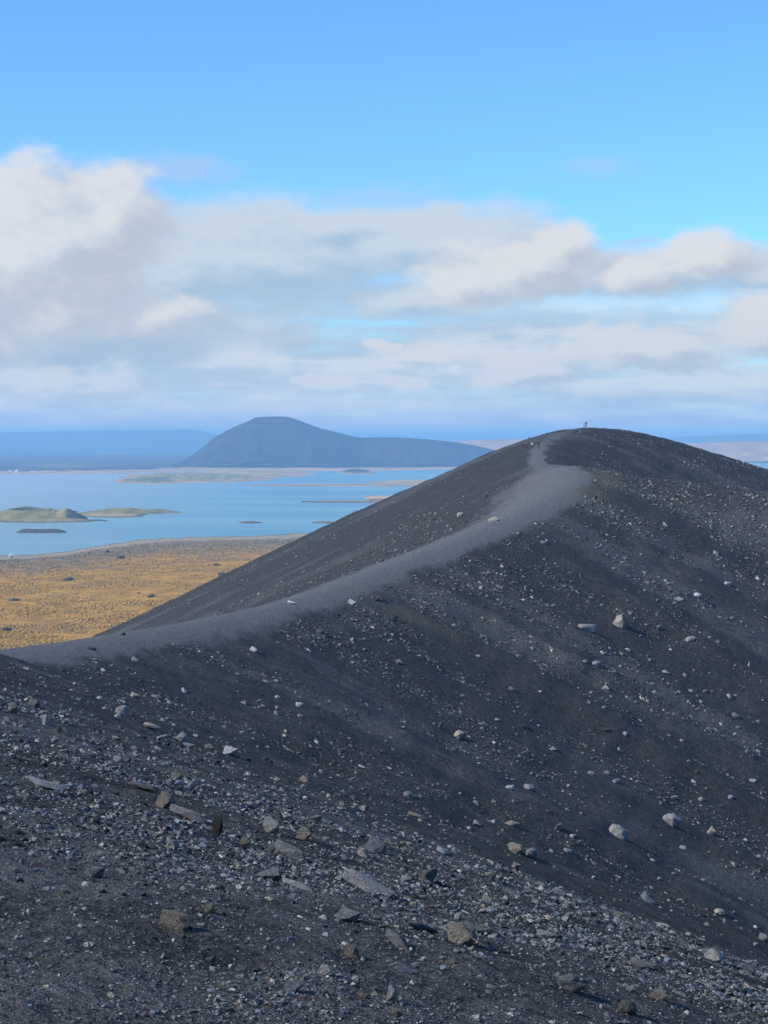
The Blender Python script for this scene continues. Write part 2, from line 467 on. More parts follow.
def pc1(x, y):
    z = ring(x, y, -8, 0, 38, 16.5, 55, 12, 3) + 2.2 * np.clip(y / 38, -1.3, 1) - 1.5 * np.clip(x / 40, -1, 1) + 1.5 * noise(x / 25, y / 25, 5)
    z2 = ring(x, y, -98, 10, 30, 13, 60, 5, 6)
    z = np.maximum(np.maximum(z, ring(x, y, 54, -8, 3, 18.5, 36, 1, 9)), z2)
    return np.maximum(z, -2) + .5 * noise(x / 8, y / 8, 8)
x_, y_ = at_px(27, 520.5)
heightfield('island', x_, y_ + 95, 190, 110, 150, pc1, M_PC, ('ash_shade', lambda x, y: np.clip(sstep(48, 64, x + 8 * noise(x / 12, y / 12, 9)) + .7 * (np.hypot(x + 8, y) < 37), 0, 1)))  # shade of the right flank painted dark; the bowl is darkened too
x_, y_ = at_px(112, 514.2)
heightfield('island', x_, y_ + 80, 150, 90, 130, lambda x, y: np.maximum(np.maximum(ring(x, y, 10, 0, 18, 9, 70, 3, 13), ring(x, y, 78, 0, 7, 7, 40, 2, 15)), -2) + .8 * noise(x / 14, y / 14, 18), M_PC,
            ('ash_shade', lambda x, y: .8 * np.exp(-((x - 80) / 16) ** 2) * sstep(-.3, .4, noise(x / 9, y / 9, 4)) + .5 * np.exp(-((x - 34) / 8) ** 2)))  # small cone mottled dark, ring's right flank painted darker for its shade
x_, y_ = at_px(39, 533.0)
M_LAVA = plain_mat('dark_lava', (.075, .068, .068), .95, .35, .6)
heightfield('island', x_, y_ + 20, 40, 24, 100, lambda x, y: 6.2 * (1 - (np.abs(x) / 39.5) ** 6 - (y / 22) ** 2) + 1.5 * fbm(x / 8, y / 8, 33, 4) - 1.2, M_LAVA)

# ---- table mountain and far hills
def mountain_mat(name, lo, hi, scale):
    m, nt, b = material(name, .97, .08)
    P = nt.new('ShaderNodeTexCoord').outputs['Object']
    n = nt.noise(P, scale, 6, .62); n2 = nt.noise(nt.vmath('MULTIPLY', P, (1, .35, .25)), scale * 3.5, 4, .6)
    nt.put(b.inputs['Base Color'], nt.mix(nt.rng(nt.add(nt.mul(n, .6), nt.mul(n2, .4)), .40, .60), lo, hi))
    nt.put(b.inputs['Normal'], nt.bump(n2, .7, 30.0))
    return m
def hill(name, prof, D, foot, mat, seed, nx=320, ny=90, rough=1.0, steep=1.0, base=PLAIN):
    """prof: skyline seen from the rim as bearing, drop; turned into metres at distance D"""
    prof = np.array(prof, float)
    X = (prof[:, 0] - 384) / F * D; Zt = (441 - prof[:, 1]) / F * D - base
    x = np.linspace(X[0], X[-1], nx); h = np.interp(x, X, Zt)
    for _ in range(1): h = np.convolve(np.pad(h, 2, mode='edge'), np.ones(5) / 5, 'valid')
    U, V = np.meshgrid(np.arange(nx), np.linspace(-1, 1, ny))
    XX = x[U]; H = h[U]
    L = foot * (.25 + .75 * H / h.max())
    g = fbm(XX / (foot * .28), V * .7 + 2, seed, 4) * rough
    vv = np.abs(V) * (1 + .30 * g * np.abs(V))
    pr = 1 - sstep(0, 1, vv) * .55 - np.clip(vv, 0, 1.2) * .45
    ZZ = np.where(vv < .06, H, H * np.clip(pr + .05, -.1, 1)) + rough * H.max() * .018 * fbm(XX / (foot * .09), V * 6, seed + 5, 3) * sstep(.05, .3, np.abs(V))
    YY = V * L
    n = nx; i = np.arange(ny - 1)[:, None]; j = np.arange(nx - 1)[None, :]
    f = np.stack([i * n + j, i * n + j + 1, (i + 1) * n + j + 1, (i + 1) * n + j], -1).reshape(-1, 4)
    xc = float(x.mean())
    o = mesh_np(name, np.stack([(XX - xc).ravel(), YY.ravel(), (ZZ - 1.0).ravel()], 1), f, mat, True)
    o.location = (xc, D, base)
    return tag(o, kind='structure')
M_MT = mountain_mat('heather_rock', (.012, .013, .015), (.042, .041, .040), .004)
hill('mountain', [(150, 471), (165, 468), (182, 461), (197, 452), (215, 437), (235, 426.5), (249, 421), (256, 417.2), (275, 416.4), (289, 416.6), (301, 421), (318, 427.5),
                  (338, 432.5), (354, 436.6), (364, 437.6), (380, 437), (402, 437.4), (430, 439.4), (455, 442), (478, 446), (505, 452), (540, 460), (575, 470)],
     10700, 640, M_MT, 301, rough=1.0)
M_OCHRE = mountain_mat('ochre_moor', (.42, .22, .09), (.72, .42, .18), .0015)
M_FAR = mountain_mat('far_moor', (.04, .038, .034), (.10, .085, .06), .0012)
hill('hills', [(-420, 452), (-330, 440), (-200, 436), (-60, 433.6), (0, 432.6), (60, 431), (95, 430.2), (140, 429.8), (188, 429.6), (203, 431), (216, 436), (236, 441.5), (270, 443), (330, 444)],
     29000, 2600, M_FAR, 311, rough=.5)
hill('hills', [(330, 452), (400, 446), (440, 442.5), (470, 440.2), (500, 439.0), (540, 438.2), (600, 439.5), (640, 441), (700, 446), (760, 460)], 14000, 900, M_OCHRE, 317, rough=.5)
hill('hills', [(560, 450), (620, 441), (655, 438.6), (690, 436.4), (730, 434.8), (775, 433.2), (840, 431.6), (930, 433), (1040, 442), (1120, 452)], 25000, 1800, M_FAR, 321, rough=.5)
hill('hills', [(540, 460), (600, 451), (650, 445.0), (700, 443.0), (740, 441.6), (800, 441.0), (900, 441.6), (1010, 445), (1090, 460)], 13500, 1100, M_OCHRE, 327, rough=.7)

# ------------------------------------------------------------------ scrub on the plain
def hull_template(n, seed, flat=(1, 1, 1), power=1.0):
    r = random.Random(seed); bm = bmesh.new()
    for _ in range(n):
        v = Vector((r.gauss(0, 1), r.gauss(0, 1), r.gauss(0, 1))).normalized()
        k = max(abs(v.x), abs(v.y), abs(v.z)); v = v * ((1 - power) + power / k * .8)
        v = v * r.uniform(.82, 1.08)
        bm.verts.new((v.x * flat[0], v.y * flat[1], v.z * flat[2]))
    g = bmesh.ops.convex_hull(bm, input=bm.verts)
    bmesh.ops.delete(bm, geom=[v for v in bm.verts if not v.link_faces], context='VERTS')
    bmesh.ops.triangulate(bm, faces=bm.faces)
    bm.verts.index_update()
    V = np.array([v.co[:] for v in bm.verts]); Fc = np.array([[v.index for v in f.verts] for f in bm.faces])
    bm.free()
    return V, Fc

def scatter_mesh(name, pos, nrm, size, cols, templates, mat, aspect, smooth=False, sink=.3, tilt=.35):
    """many loose stones or tufts as one mesh; pos/nrm (n,3), size (n,), cols (n,3), aspect (n,3)"""
    n = len(pos); k = rng.integers(0, len(templates), n)
    ang = rng.uniform(0, 2 * np.pi, n)
    nr = nrm + rng.normal(0, tilt, (n, 3)) * np.array([1, 1, .3]); nr /= np.linalg.norm(nr, axis=1)[:, None]
    ref = np.tile(np.array([0., 1, 0]), (n, 1)); t1 = np.cross(ref, nr); t1 /= np.linalg.norm(t1, axis=1)[:, None]
    t2 = np.cross(nr, t1)
    ca, sa = np.cos(ang)[:, None], np.sin(ang)[:, None]
    ex = t1 * ca + t2 * sa; ey = -t1 * sa + t2 * ca
    Vs = []; Fs = []; Cs = []; off = 0
    for q, (tv, tf) in enumerate(templates):
        ii = np.where(k == q)[0]
        if not len(ii): continue
        sc = aspect[ii] * size[ii, None] * .5
        loc = tv[None] * sc[:, None, :]
        w = loc[..., 0:1] * ex[ii][:, None] + loc[..., 1:2] * ey[ii][:, None] + loc[..., 2:3] * nr[ii][:, None]
        w += (pos[ii] + nr[ii] * (sc[:, 2:3] * (1 - 2 * sink)))[:, None]
        Vs.append(w.reshape(-1, 3)); m = len(tv)
        Fs.append((tf[None] + (np.arange(len(ii)) * m)[:, None, None] + off).reshape(-1, 3)); off += m * len(ii)
        c4 = np.concatenate([cols[ii], np.ones((len(ii), 1))], 1)
        Cs.append(np.repeat(c4, m, 0))
    return mesh_np(name, np.concatenate(Vs), np.concatenate(Fs), mat, smooth, attrs={'tint': ('FLOAT_COLOR', np.concatenate(Cs))})

def tint_mat(name, rough=.95, bump=0.0, scale=1.0, var=.35):
    m, nt, b = material(name, rough, .15)
    P = nt.new('ShaderNodeNewGeometry').outputs['Position']
    n = nt.noise(P, scale, 4, .65)
    c = nt.mix(1.0, nt.attr('tint', False), nt.mix(nt.rng(n, .3, .7), (1 - var,) * 3, (1 + var,) * 3), 'MULTIPLY')
    nt.put(b.inputs['Base Color'], c)
    if bump: nt.put(b.inputs['Normal'], nt.bump(n, .8, bump))
    return m
NB = 70000
t = rng.uniform(0, 1, NB); D_ = 1180 / (1 - t * (1 - 1180 / 2750.)); u_ = rng.uniform(-.225, .03, NB)
X_ = u_ * D_; PX_ = 384 + F * u_; PY_ = 441 + KP / D_
sh = np.interp(PX_, [-150, 0, 35, 62, 100, 130, 150, 200, 260, 310, 400, 560], [566, 556, 554.5, 552, 545.5, 541, 539, 537, 535.8, 532.5, 528, 520])
dn = (PY_ - sh)
clump = fbm(X_ / 40, D_ / 40, 401, 3)
ok = (dn > 5) & (clump + rng.normal(0, .25, NB) > -.25)
X_, D_, dn, clump = X_[ok], D_[ok], dn[ok], clump[ok]
n = len(X_)
gold = np.array([[.50, .285, .07], [.44, .25, .06], [.33, .19, .065], [.54, .33, .09], [.25, .165, .085], [.27, .215, .10]])
kk = rng.choice(6, n, p=[.30, .24, .16, .14, .10, .06])
cols = gold[kk] * rng.uniform(.75, 1.2, (n, 1))
far_ = sstep(30, 8, dn + 8 * noise(X_ / 90, D_ / 90, 405))[:, None] if False else (1 - sstep(8, 30, dn + 8 * noise(X_ / 90, D_ / 90, 405)))[:, None]
cols = cols * (1 - far_) + np.array([.20, .145, .085]) * rng.uniform(.7, 1.4, (n, 1)) * far_
T_BUSH = [hull_template(11, 900 + i) for i in range(6)]
tag(scatter_mesh('scrub', np.stack([X_, D_, np.full(n, PLAIN + 1.2)], 1), np.tile([0., 0, 1], (n, 1)), rng.uniform(1.0, 3.6, n) * (D_ / 1700) ** .5, cols, T_BUSH,
                 tint_mat('autumn_scrub', 1.0, .3, .8), np.stack([np.ones(n), rng.uniform(.7, 1.2, n), rng.uniform(.14, .28, n)], 1), True, .1, .08), kind='stuff')

# ------------------------------------------------------------------ stones
def stone_mat(name, lo, hi):
    m, nt, b = material(name, .92, .2)
    P = nt.new('ShaderNodeTexCoord').outputs['Object']
    rnd = nt.new('ShaderNodeObjectInfo').outputs['Random']
    pv = nt.vmath('ADD', P, nt.comb(nt.mul(rnd, 37.0), nt.mul(rnd, 11.0), rnd))
    n = nt.noise(pv, 2.2, 6, .68); n2 = nt.noise(pv, 11, 5, .7)
    c = nt.mix(nt.rng(nt.add(nt.mul(n, .6), nt.mul(n2, .4)), .33, .66), lo, hi)
    pit = nt.new('ShaderNodeTexVoronoi', feature='F1'); nt.put(pit.inputs['Vector'], pv); pit.inputs['Scale'].default_value = 9
    c = nt.mix(nt.mul(nt.rng(pit.outputs[0], .30, .12), .45), c, lo)
    k = nt.rng(rnd, 0, 1, .78, 1.22, 'LINEAR')
    c = nt.mix(1.0, c, nt.comb(k, k, k), 'MULTIPLY')
    nt.put(b.inputs['Base Color'], c)
    nt.put(b.inputs['Normal'], nt.bump(nt.add(nt.add(n, nt.mul(n2, .45)), nt.mul(nt.rng(pit.outputs[0], 0, .35), .25)), 1.0, .14))
    return m
TONE = {'tan': stone_mat('tan_tuff', (.19, .168, .14), (.40, .36, .30)),
        'grey': stone_mat('grey_basalt', (.12, .12, .122), (.33, .325, .32)),
        'pale': stone_mat('pale_ash_stone', (.28, .28, .275), (.54, .535, .52)),
        'dark': stone_mat('dark_basalt', (.035, .035, .038), (.085, .083, .082)),
        'blue-grey': stone_mat('blue_grey_basalt', (.11, .122, .145), (.28, .31, .35))}

def rock_mesh(seed, npts=13, cuts=2, amp=.055, power=.75):
    r = random.Random(seed); bm = bmesh.new()
    for _ in range(npts):
        v = Vector((r.gauss(0, 1), r.gauss(0, 1), r.gauss(0, 1))).normalized()
        k = max(abs(v.x), abs(v.y), abs(v.z))
        bm.verts.new(v * ((1 - power) + power * .8 / k) * r.uniform(.8, 1.06))
    bmesh.ops.convex_hull(bm, input=bm.verts)
    bmesh.ops.delete(bm, geom=[v for v in bm.verts if not v.link_faces], context='VERTS')
    bmesh.ops.bevel(bm, geom=bm.edges[:], offset=.05, segments=1, affect='EDGES', profile=.6)
    bmesh.ops.triangulate(bm, faces=bm.faces)
    for _ in range(cuts):
        bmesh.ops.subdivide_edges(bm, edges=[e for e in bm.edges if e.calc_length() > .22], cuts=1)
        bmesh.ops.triangulate(bm, faces=bm.faces)
    P = np.array([v.co[:] for v in bm.verts])
    s = seed * 3.17
    d = fbm(P[:, 0] * 1.6 + s, P[:, 1] * 1.6 + P[:, 2] * 1.1, seed, 4) + .6 * fbm(P[:, 2] * 4 + s, P[:, 0] * 3 - P[:, 1] * 3, seed + 3, 3)
    for v, q in zip(bm.verts, d): v.co *= 1 + amp * 2.2 * float(q)
    me = bpy.data.meshes.new('rock'); bm.to_mesh(me); bm.free()
    me.set_sharp_from_angle(angle=R(28)) if hasattr(me, 'set_sharp_from_angle') else None
    return me
ROCK_ME = {}
def rock_data(shape, i, tone):
    key = (shape, i, tone)
    if key not in ROCK_ME:
        p = {'slab': (14, .06, .9), 'block': (12, .05, .9), 'round': (26, .04, .25), 'splinter': (10, .05, .5), 'lump': (17, .08, .5)}[shape]
        me = rock_mesh(hash_name(shape) + i * 13, p[0], 2, p[1], p[2])
        me.materials.append(TONE[tone]); ROCK_ME[key] = me
    return ROCK_ME[key]
def hash_name(s): return sum(ord(c) * (k + 1) for k, c in enumerate(s))

def seat(loc, nrm, w, dep, h, ang, shape, tone, i, sink=.28, lean=0.0):
    """one stone lying on the ground: w along the picture direction ang, dep along the view, h off the slope"""
    o = bpy.data.objects.new('rock', rock_data(shape, i, tone))
    n = (nrm + Vector((random.gauss(0, .08), random.gauss(0, .08), 0))).normalized()
    e1 = Vector((math.cos(ang), 0, -math.sin(ang)))
    e1 = (e1 - n * e1.dot(n)).normalized()
    # long stones lie the way the ground falls across the view
    t1 = (Vector((1, 0, 0)) - n * n.x).normalized(); t2 = n.cross(t1)
    u0, v0 = loc.x / loc.y, -loc.z / loc.y
    f_ = lambda t: (t.x - u0 * t.y, -t.z - v0 * t.y)
    a1, a2 = f_(t1), f_(t2); det = a1[0] * a2[1] - a1[1] * a2[0]
    if abs(det) > 1e-4:
        ca, sa = math.cos(ang), math.sin(ang)
        k1 = (ca * a2[1] - sa * a2[0]) / det; k2 = (a1[0] * sa - a1[1] * ca) / det
        et = (t1 * k1 + t2 * k2).normalized()
        e1 = (Vector((math.cos(ang), 0, -math.sin(ang))) * 1.0 + et * .55).normalized()
        n = (n - e1 * n.dot(e1)).normalized()
    if lean: e1 = (Matrix.Rotation(lean, 3, n.cross(e1)) @ e1).normalized(); n = (n - e1 * n.dot(e1)).normalized()
    e2 = n.cross(e1)
    M = Matrix((e1 * w * .5, e2 * dep * .5, n * h * .5)).transposed().to_4x4()
    M.translation = loc + n * (h * .5 * (1 - 2 * sink))
    o.matrix_world = M
    return link(o)

# x, y in the photograph, width, height (pixels), tilt in degrees, shape, tone, label, short reference
HAND = [
 (161, 803, 19, 15, 35, 'block', 'tan', 'tan block leaning against the upper end of the long grey slab', 'the tan block above the long slab'),
 (189, 815, 40, 15, 24, 'slab', 'grey', 'long grey slab lying downhill on the near slope, dark underside', 'the long grey slab'),
 (46, 785, 34, 8, 26, 'splinter', 'pale', 'long thin white splinter at the left edge of the near slope', 'the long white splinter'),
 (216, 833, 13, 17, 60, 'splinter', 'dark', 'dark pointed stone standing upright below the long grey slab', 'the dark upright stone'),
 (172, 846, 11, 9, 0, 'round', 'pale', 'small white pebble left of the dark upright stone', 'the small white pebble'),
 (142, 787, 26, 9, 22, 'slab', 'grey', 'flat grey slab just above the leaning tan block', 'the flat slab above the tan block'),
 (271, 829, 18, 14, 30, 'block', 'pale', 'pale wedge-shaped block above the big layered rock', 'the pale wedge above the layered rock'),
 (303, 836, 14, 12, 15, 'block', 'tan', 'squarish tan block right above the big layered rock', 'the squarish tan block'),
 (291, 852, 36, 20, 34, 'slab', 'grey', 'big layered grey rock with black shaded underside on the near slope', 'the big layered rock'),
 (275, 849, 12, 9, 0, 'round', 'blue-grey', 'small blue-grey stone touching the left end of the big layered rock', 'the blue-grey stone at the layered rock'),
 (266, 873, 28, 18, 28, 'lump', 'grey', 'broken dark-hollowed grey lump below the big layered rock', 'the broken hollow lump'),
 (299, 886, 34, 10, 16, 'slab', 'pale', 'flat pale slab to the right of the broken hollow lump', 'the flat pale slab'),
 (374, 848, 17, 14, 35, 'block', 'blue-grey', 'blue-grey wedge leaning on a pale stone above the large pale slab', 'the blue-grey wedge'),
 (362, 854, 12, 9, 10, 'block', 'pale', 'pale stone under the left side of the blue-grey wedge', 'the pale stone under the wedge'),
 (366, 884, 50, 18, 24, 'slab', 'pale', 'large pale slab tilting downhill in the centre foreground', 'the large pale slab'),
 (175, 923, 28, 15, 14, 'lump', 'tan', 'cream and tan rock alone in the fine gravel at lower left', 'the lone cream rock'),
 (210, 910, 9, 9, 0, 'round', 'tan', 'round tan pebble up and right of the lone cream rock', 'the round tan pebble'),
 (343, 915, 25, 15, 10, 'lump', 'grey', 'speckled grey lump below the large pale slab', 'the speckled grey lump'),
 (397, 941, 30, 15, 32, 'slab', 'grey', 'smooth grey slab sliding downhill right of the speckled lump', 'the smooth grey slab'),
 (421, 928, 34, 10, 24, 'slab', 'blue-grey', 'long blue-grey slab above the smooth grey slab', 'the long blue-grey slab'),
 (352, 954, 15, 12, 10, 'block', 'tan', 'tan block beside a blue-grey chip below the speckled lump', 'the tan block below the speckled lump'),
 (324, 972, 13, 10, 10, 'block', 'pale', 'pale four-sided stone left of centre near the bottom edge', 'the pale four-sided stone'),
 (391, 997, 13, 14, 40, 'splinter', 'pale', 'white three-pointed stone near the bottom edge at the centre', 'the white three-pointed stone'),
 (396, 1011, 13, 8, 10, 'slab', 'tan', 'flat sandy stone just below the white three-pointed stone', 'the flat sandy stone'),
 (404, 969, 20, 10, 28, 'slab', 'blue-grey', 'bluish slab on edge below the smooth grey slab', 'the bluish slab on edge'),
 (428, 878, 19, 16, 5, 'block', 'grey', 'speckled square grey block right of the large pale slab', 'the speckled square block'),
 (459, 937, 28, 20, 18, 'lump', 'tan', 'brownish tan lump, largest stone among the rubble at bottom centre', 'the brownish lump'),
 (487, 932, 24, 9, 12, 'slab', 'grey', 'flat grey slab touching the right side of the brownish lump', 'the slab beside the brownish lump'),
 (447, 854, 24, 4, 28, 'splinter', 'pale', 'thin white stick-like splinter on smooth dark scoria', 'the white stick-like splinter'),
 (418, 816, 18, 6, 22, 'slab', 'tan', 'flat tan stone above the white stick-like splinter', 'the flat tan stone'),
 (458, 734, 11, 11, 10, 'block', 'tan', 'orange-tan cube of stone by itself on the middle slope', 'the orange-tan cube'),
 (529, 787, 15, 9, 0, 'round', 'grey', 'pair-like rounded grey stone casting a dark shadow mid slope', 'the rounded mid-slope stone'),
 (512, 822, 20, 9, -18, 'slab', 'tan', 'broken tan slab left of the small upright stone', 'the broken tan slab'),
 (558, 825, 8, 13, 0, 'block', 'grey', 'small grey stone standing upright on the middle slope', 'the small upright stone'),
 (518, 851, 16, 10, 8, 'block', 'tan', 'tan stone joined to a grey lump right of the white splinter', 'the tan and grey pair'),
 (530, 853, 13, 9, 0, 'lump', 'grey', 'grey lump touching the right side of a tan stone', 'the grey lump of the pair'),
 (617, 831, 21, 17, 25, 'lump', 'grey', 'large grey rounded boulder, leftmost of three in a row at right', 'the left boulder of three'),
 (670, 819, 22, 15, 30, 'block', 'grey', 'large grey boulder, middle one of three in a row at right', 'the middle boulder of three'),
 (709, 829, 12, 13, 20, 'block', 'tan', 'tan boulder, rightmost and smallest of three in a row at right', 'the right boulder of three'),
 (719, 911, 13, 8, 0, 'round', 'tan', 'smooth yellowish rounded stone in the dark hollow at lower right', 'the yellowish rounded stone'),
 (681, 899, 11, 6, 8, 'slab', 'tan', 'pinkish flat stone left of the smooth yellowish stone', 'the pinkish flat stone'),
 (764, 939, 10, 7, 10, 'block', 'pale', 'white stone at the right edge of the picture, low down', 'the white stone at the right edge'),
 (646, 898, 14, 10, 40, 'slab', 'blue-grey', 'bluish tilted slab standing proud above a thin pale one', 'the bluish tilted slab'),
 (662, 925, 18, 5, 10, 'slab', 'pale', 'thin pale slab below the pinkish flat stone', 'the thin pale slab'),
 (645, 965, 28, 11, 28, 'slab', 'grey', 'long grey slab leading the band of rubble at lower right', 'the rubble-band slab'),
 (655, 994, 22, 13, 25, 'block', 'tan', 'tan block in the band of rubble at lower right', 'the rubble-band tan block'),
 (626, 1009, 16, 14, 0, 'round', 'grey', 'round-topped grey stone on the bottom edge right of centre', 'the round-topped stone'),
 (568, 985, 26, 13, 10, 'lump', 'grey', 'broad grey lump in the rubble above the bottom edge', 'the broad grey lump'),
 (620, 620, 17, 16, 10, 'lump', 'tan', 'big tan boulder with dark shadow, alone on the far slope', 'the big lone boulder'),
 (586, 625, 26, 10, 4, 'slab', 'tan', 'broad flat tan rock left of the big lone boulder', 'the broad flat rock'),
 (690, 638, 12, 8, 15, 'block', 'grey', 'angular grey stone right of and below the big lone boulder', 'the angular stone'),
 (697, 595, 10, 6, 15, 'block', 'pale', 'pale stone above right of the big lone boulder', 'the pale stone on the upper right'),
 (679, 598, 14, 5, 5, 'slab', 'pale', 'flat pale stones fused in a row above the big lone boulder', 'the flat pale row stone'),
 (728, 583, 11, 7, 20, 'block', 'pale', 'pale block high on the far slope near the right edge', 'the pale block near the right edge'),
 (749, 664, 5, 9, 0, 'splinter', 'tan', 'small bright tan stone standing on end at the far right', 'the bright standing stone'),
 (658, 626, 9, 7, 20, 'splinter', 'grey', 'pointed grey stone between the lone boulder and the angular stone', 'the pointed grey stone'),
 (495, 518.5, 15, 8, 5, 'lump', 'tan', 'tan boulder beside the path below the knoll', 'the boulder beside the path'),
 (460, 514, 9, 7, 10, 'block', 'tan', 'smaller pale brown boulder on the outer side of the path', 'the boulder outside the path'),
 (376, 597, 12, 9, 0, 'lump', 'dark', 'black rounded boulder below the path on the inner wall', 'the black boulder'),
 (350, 601, 13, 8, 0, 'lump', 'grey', 'grey-brown boulder left of the black boulder', 'the grey-brown boulder'),
 (391, 617, 15, 9, 0, 'lump', 'dark', 'low black boulder at the foot of the mossy streak', 'the low black boulder'),
 (292, 602, 13, 6, 15, 'slab', 'pale', 'pale slab just under the edge of the path', 'the slab under the path edge'),
 (321, 631, 14, 8, 0, 'lump', 'dark', 'dark squat rock on the rib under the path', 'the dark squat rock'),
 (253, 649, 10, 7, 20, 'block', 'pale', 'pale angular stone under the low part of the path', 'the pale angular stone'),
 (92, 648.5, 10, 4, 0, 'lump', 'dark', 'dark flat rock sitting on the path at the low saddle', 'the dark rock on the saddle'),
 (123, 634, 6, 4, 0, 'block', 'dark', 'small dark stone on the outer edge of the path', 'the stone on the path edge'),
 (132, 694, 14, 7, 5, 'block', 'tan', 'tan stone with a dark right side near the crest of the near slope', 'the tan stone near the crest'),
 (158, 696, 16, 7, 8, 'slab', 'tan', 'wide low tan stone right of the tan stone near the crest', 'the wide low stone'),
 (122, 712, 12, 9, 0, 'round', 'pale', 'rounded white stone below the tan stone near the crest', 'the rounded white stone'),
 (35, 705, 12, 8, 10, 'block', 'grey', 'grey block near the left edge below the crest', 'the grey block at left'),
 (13, 710, 8, 8, 0, 'round', 'tan', 'round brown stone at the left edge below the crest', 'the round brown stone'),
 (181, 738, 11, 8, -20, 'splinter', 'pale', 'white chip above a blue-grey one on the upper near slope', 'the white chip'),
 (190, 746, 16, 8, 25, 'slab', 'blue-grey', 'blue-grey flake under the white chip', 'the blue-grey flake'),
 (227, 751, 16, 10, 5, 'lump', 'pale', 'pale cracked lump among chips right of the blue-grey flake', 'the pale cracked lump'),
 (300, 704, 11, 7, 18, 'block', 'pale', 'pale stone midway down the rib below the path', 'the pale rib stone'),
 (362, 766, 11, 5, 25, 'slab', 'pale', 'pale sliver right of the pale cracked lump', 'the pale sliver'),
 (58, 786, 10, 7, 0, 'block', 'pale', 'pale chip touching the lower end of the white splinter', 'the chip at the white splinter'),
 (244, 843, 10, 8, 5, 'block', 'tan', 'brown pebble-like block right of the dark upright stone', 'the brown block'),
]
LAND = []; used_labels = set()
NEAR_G, FAR_G = 'stones on the near slope', 'stones on the far slope'
for k, (px, py, w, h, a, shape, tone, lab, ref) in enumerate(HAND):
    p, n = hit_px(px, py + h * .30)
    s_ = p.y / F
    if shape == 'splinter' and h > w: W, Dp, H = w * .8, w * .7, h * 1.35
    elif shape == 'slab': W, Dp, H = w * 1.02, w * .5, max(h * .8, w * .2)
    else: W, Dp, H = w * 1.02, w * .85, h * 1.12
    s_ *= 1.42 if p.y < 120 else 1.05
    o = seat(p, n, W * s_, Dp * s_, H * s_, R(a) if not (shape == 'splinter' and h > w) else 0, shape, tone, k % 7, .24 if p.y < 120 else .36)
    tag(o, lab, 'stone', NEAR_G if p.y < 120 else FAR_G)
    used_labels.add(lab); LAND.append((px, py, ref))

def where_(dx, dy):
    d = math.hypot(dx, dy)
    far = 'just' if d < 22 else ('a little' if d < 48 else 'well')
    a = math.degrees(math.atan2(-dy, dx)) % 360
    return far + ' ' + ['right of', 'up right of', 'above', 'up left of', 'left of', 'down left of', 'below', 'down right of'][int((a + 22.5) // 45) % 8]
WORD = {'slab': ['flat', 'thin'], 'block': ['blocky', 'angular'], 'round': ['rounded', 'smooth'], 'splinter': ['pointed', 'narrow'], 'lump': ['lumpy', 'knobbly']}
def unique_label(px, py, shape, tone, big):
    near = sorted(LAND, key=lambda q: (q[0] - px) ** 2 + (q[1] - py) ** 2)[:6]
    for q in near:
        for wd in WORD[shape]:
            lab = '%s %s %s %s %s' % (wd, tone, 'stone' if big else 'fragment', where_(px - q[0], py - q[1]), q[2])
            if lab not in used_labels and len(lab.split()) <= 16:
                used_labels.add(lab); return lab
    return None
rr_ = random.Random(21)
placed = [(h[0], h[1], max(h[2], h[3])) for h in HAND]
count = len(HAND); tries = 0
def stone_field(x, y):      # drifts where the stones gather
    return float(fbm(np.array([x / 3.0 if y < 60 else x / 22.0]), np.array([y / 6.0 if y < 60 else y / 40.0]), 555, 3)[0])
BAND = [(10, 740), (120, 780), (200, 815), (300, 865), (400, 905), (500, 945), (620, 975), (768, 1015)]
def seg_d(x, y, a, b):
    t = max(0, min(1, ((x - a[0]) * (b[0] - a[0]) + (y - a[1]) * (b[1] - a[1])) / ((b[0] - a[0]) ** 2 + (b[1] - a[1]) ** 2)))
    return math.hypot(x - a[0] - t * (b[0] - a[0]), y - a[1] - t * (b[1] - a[1]))
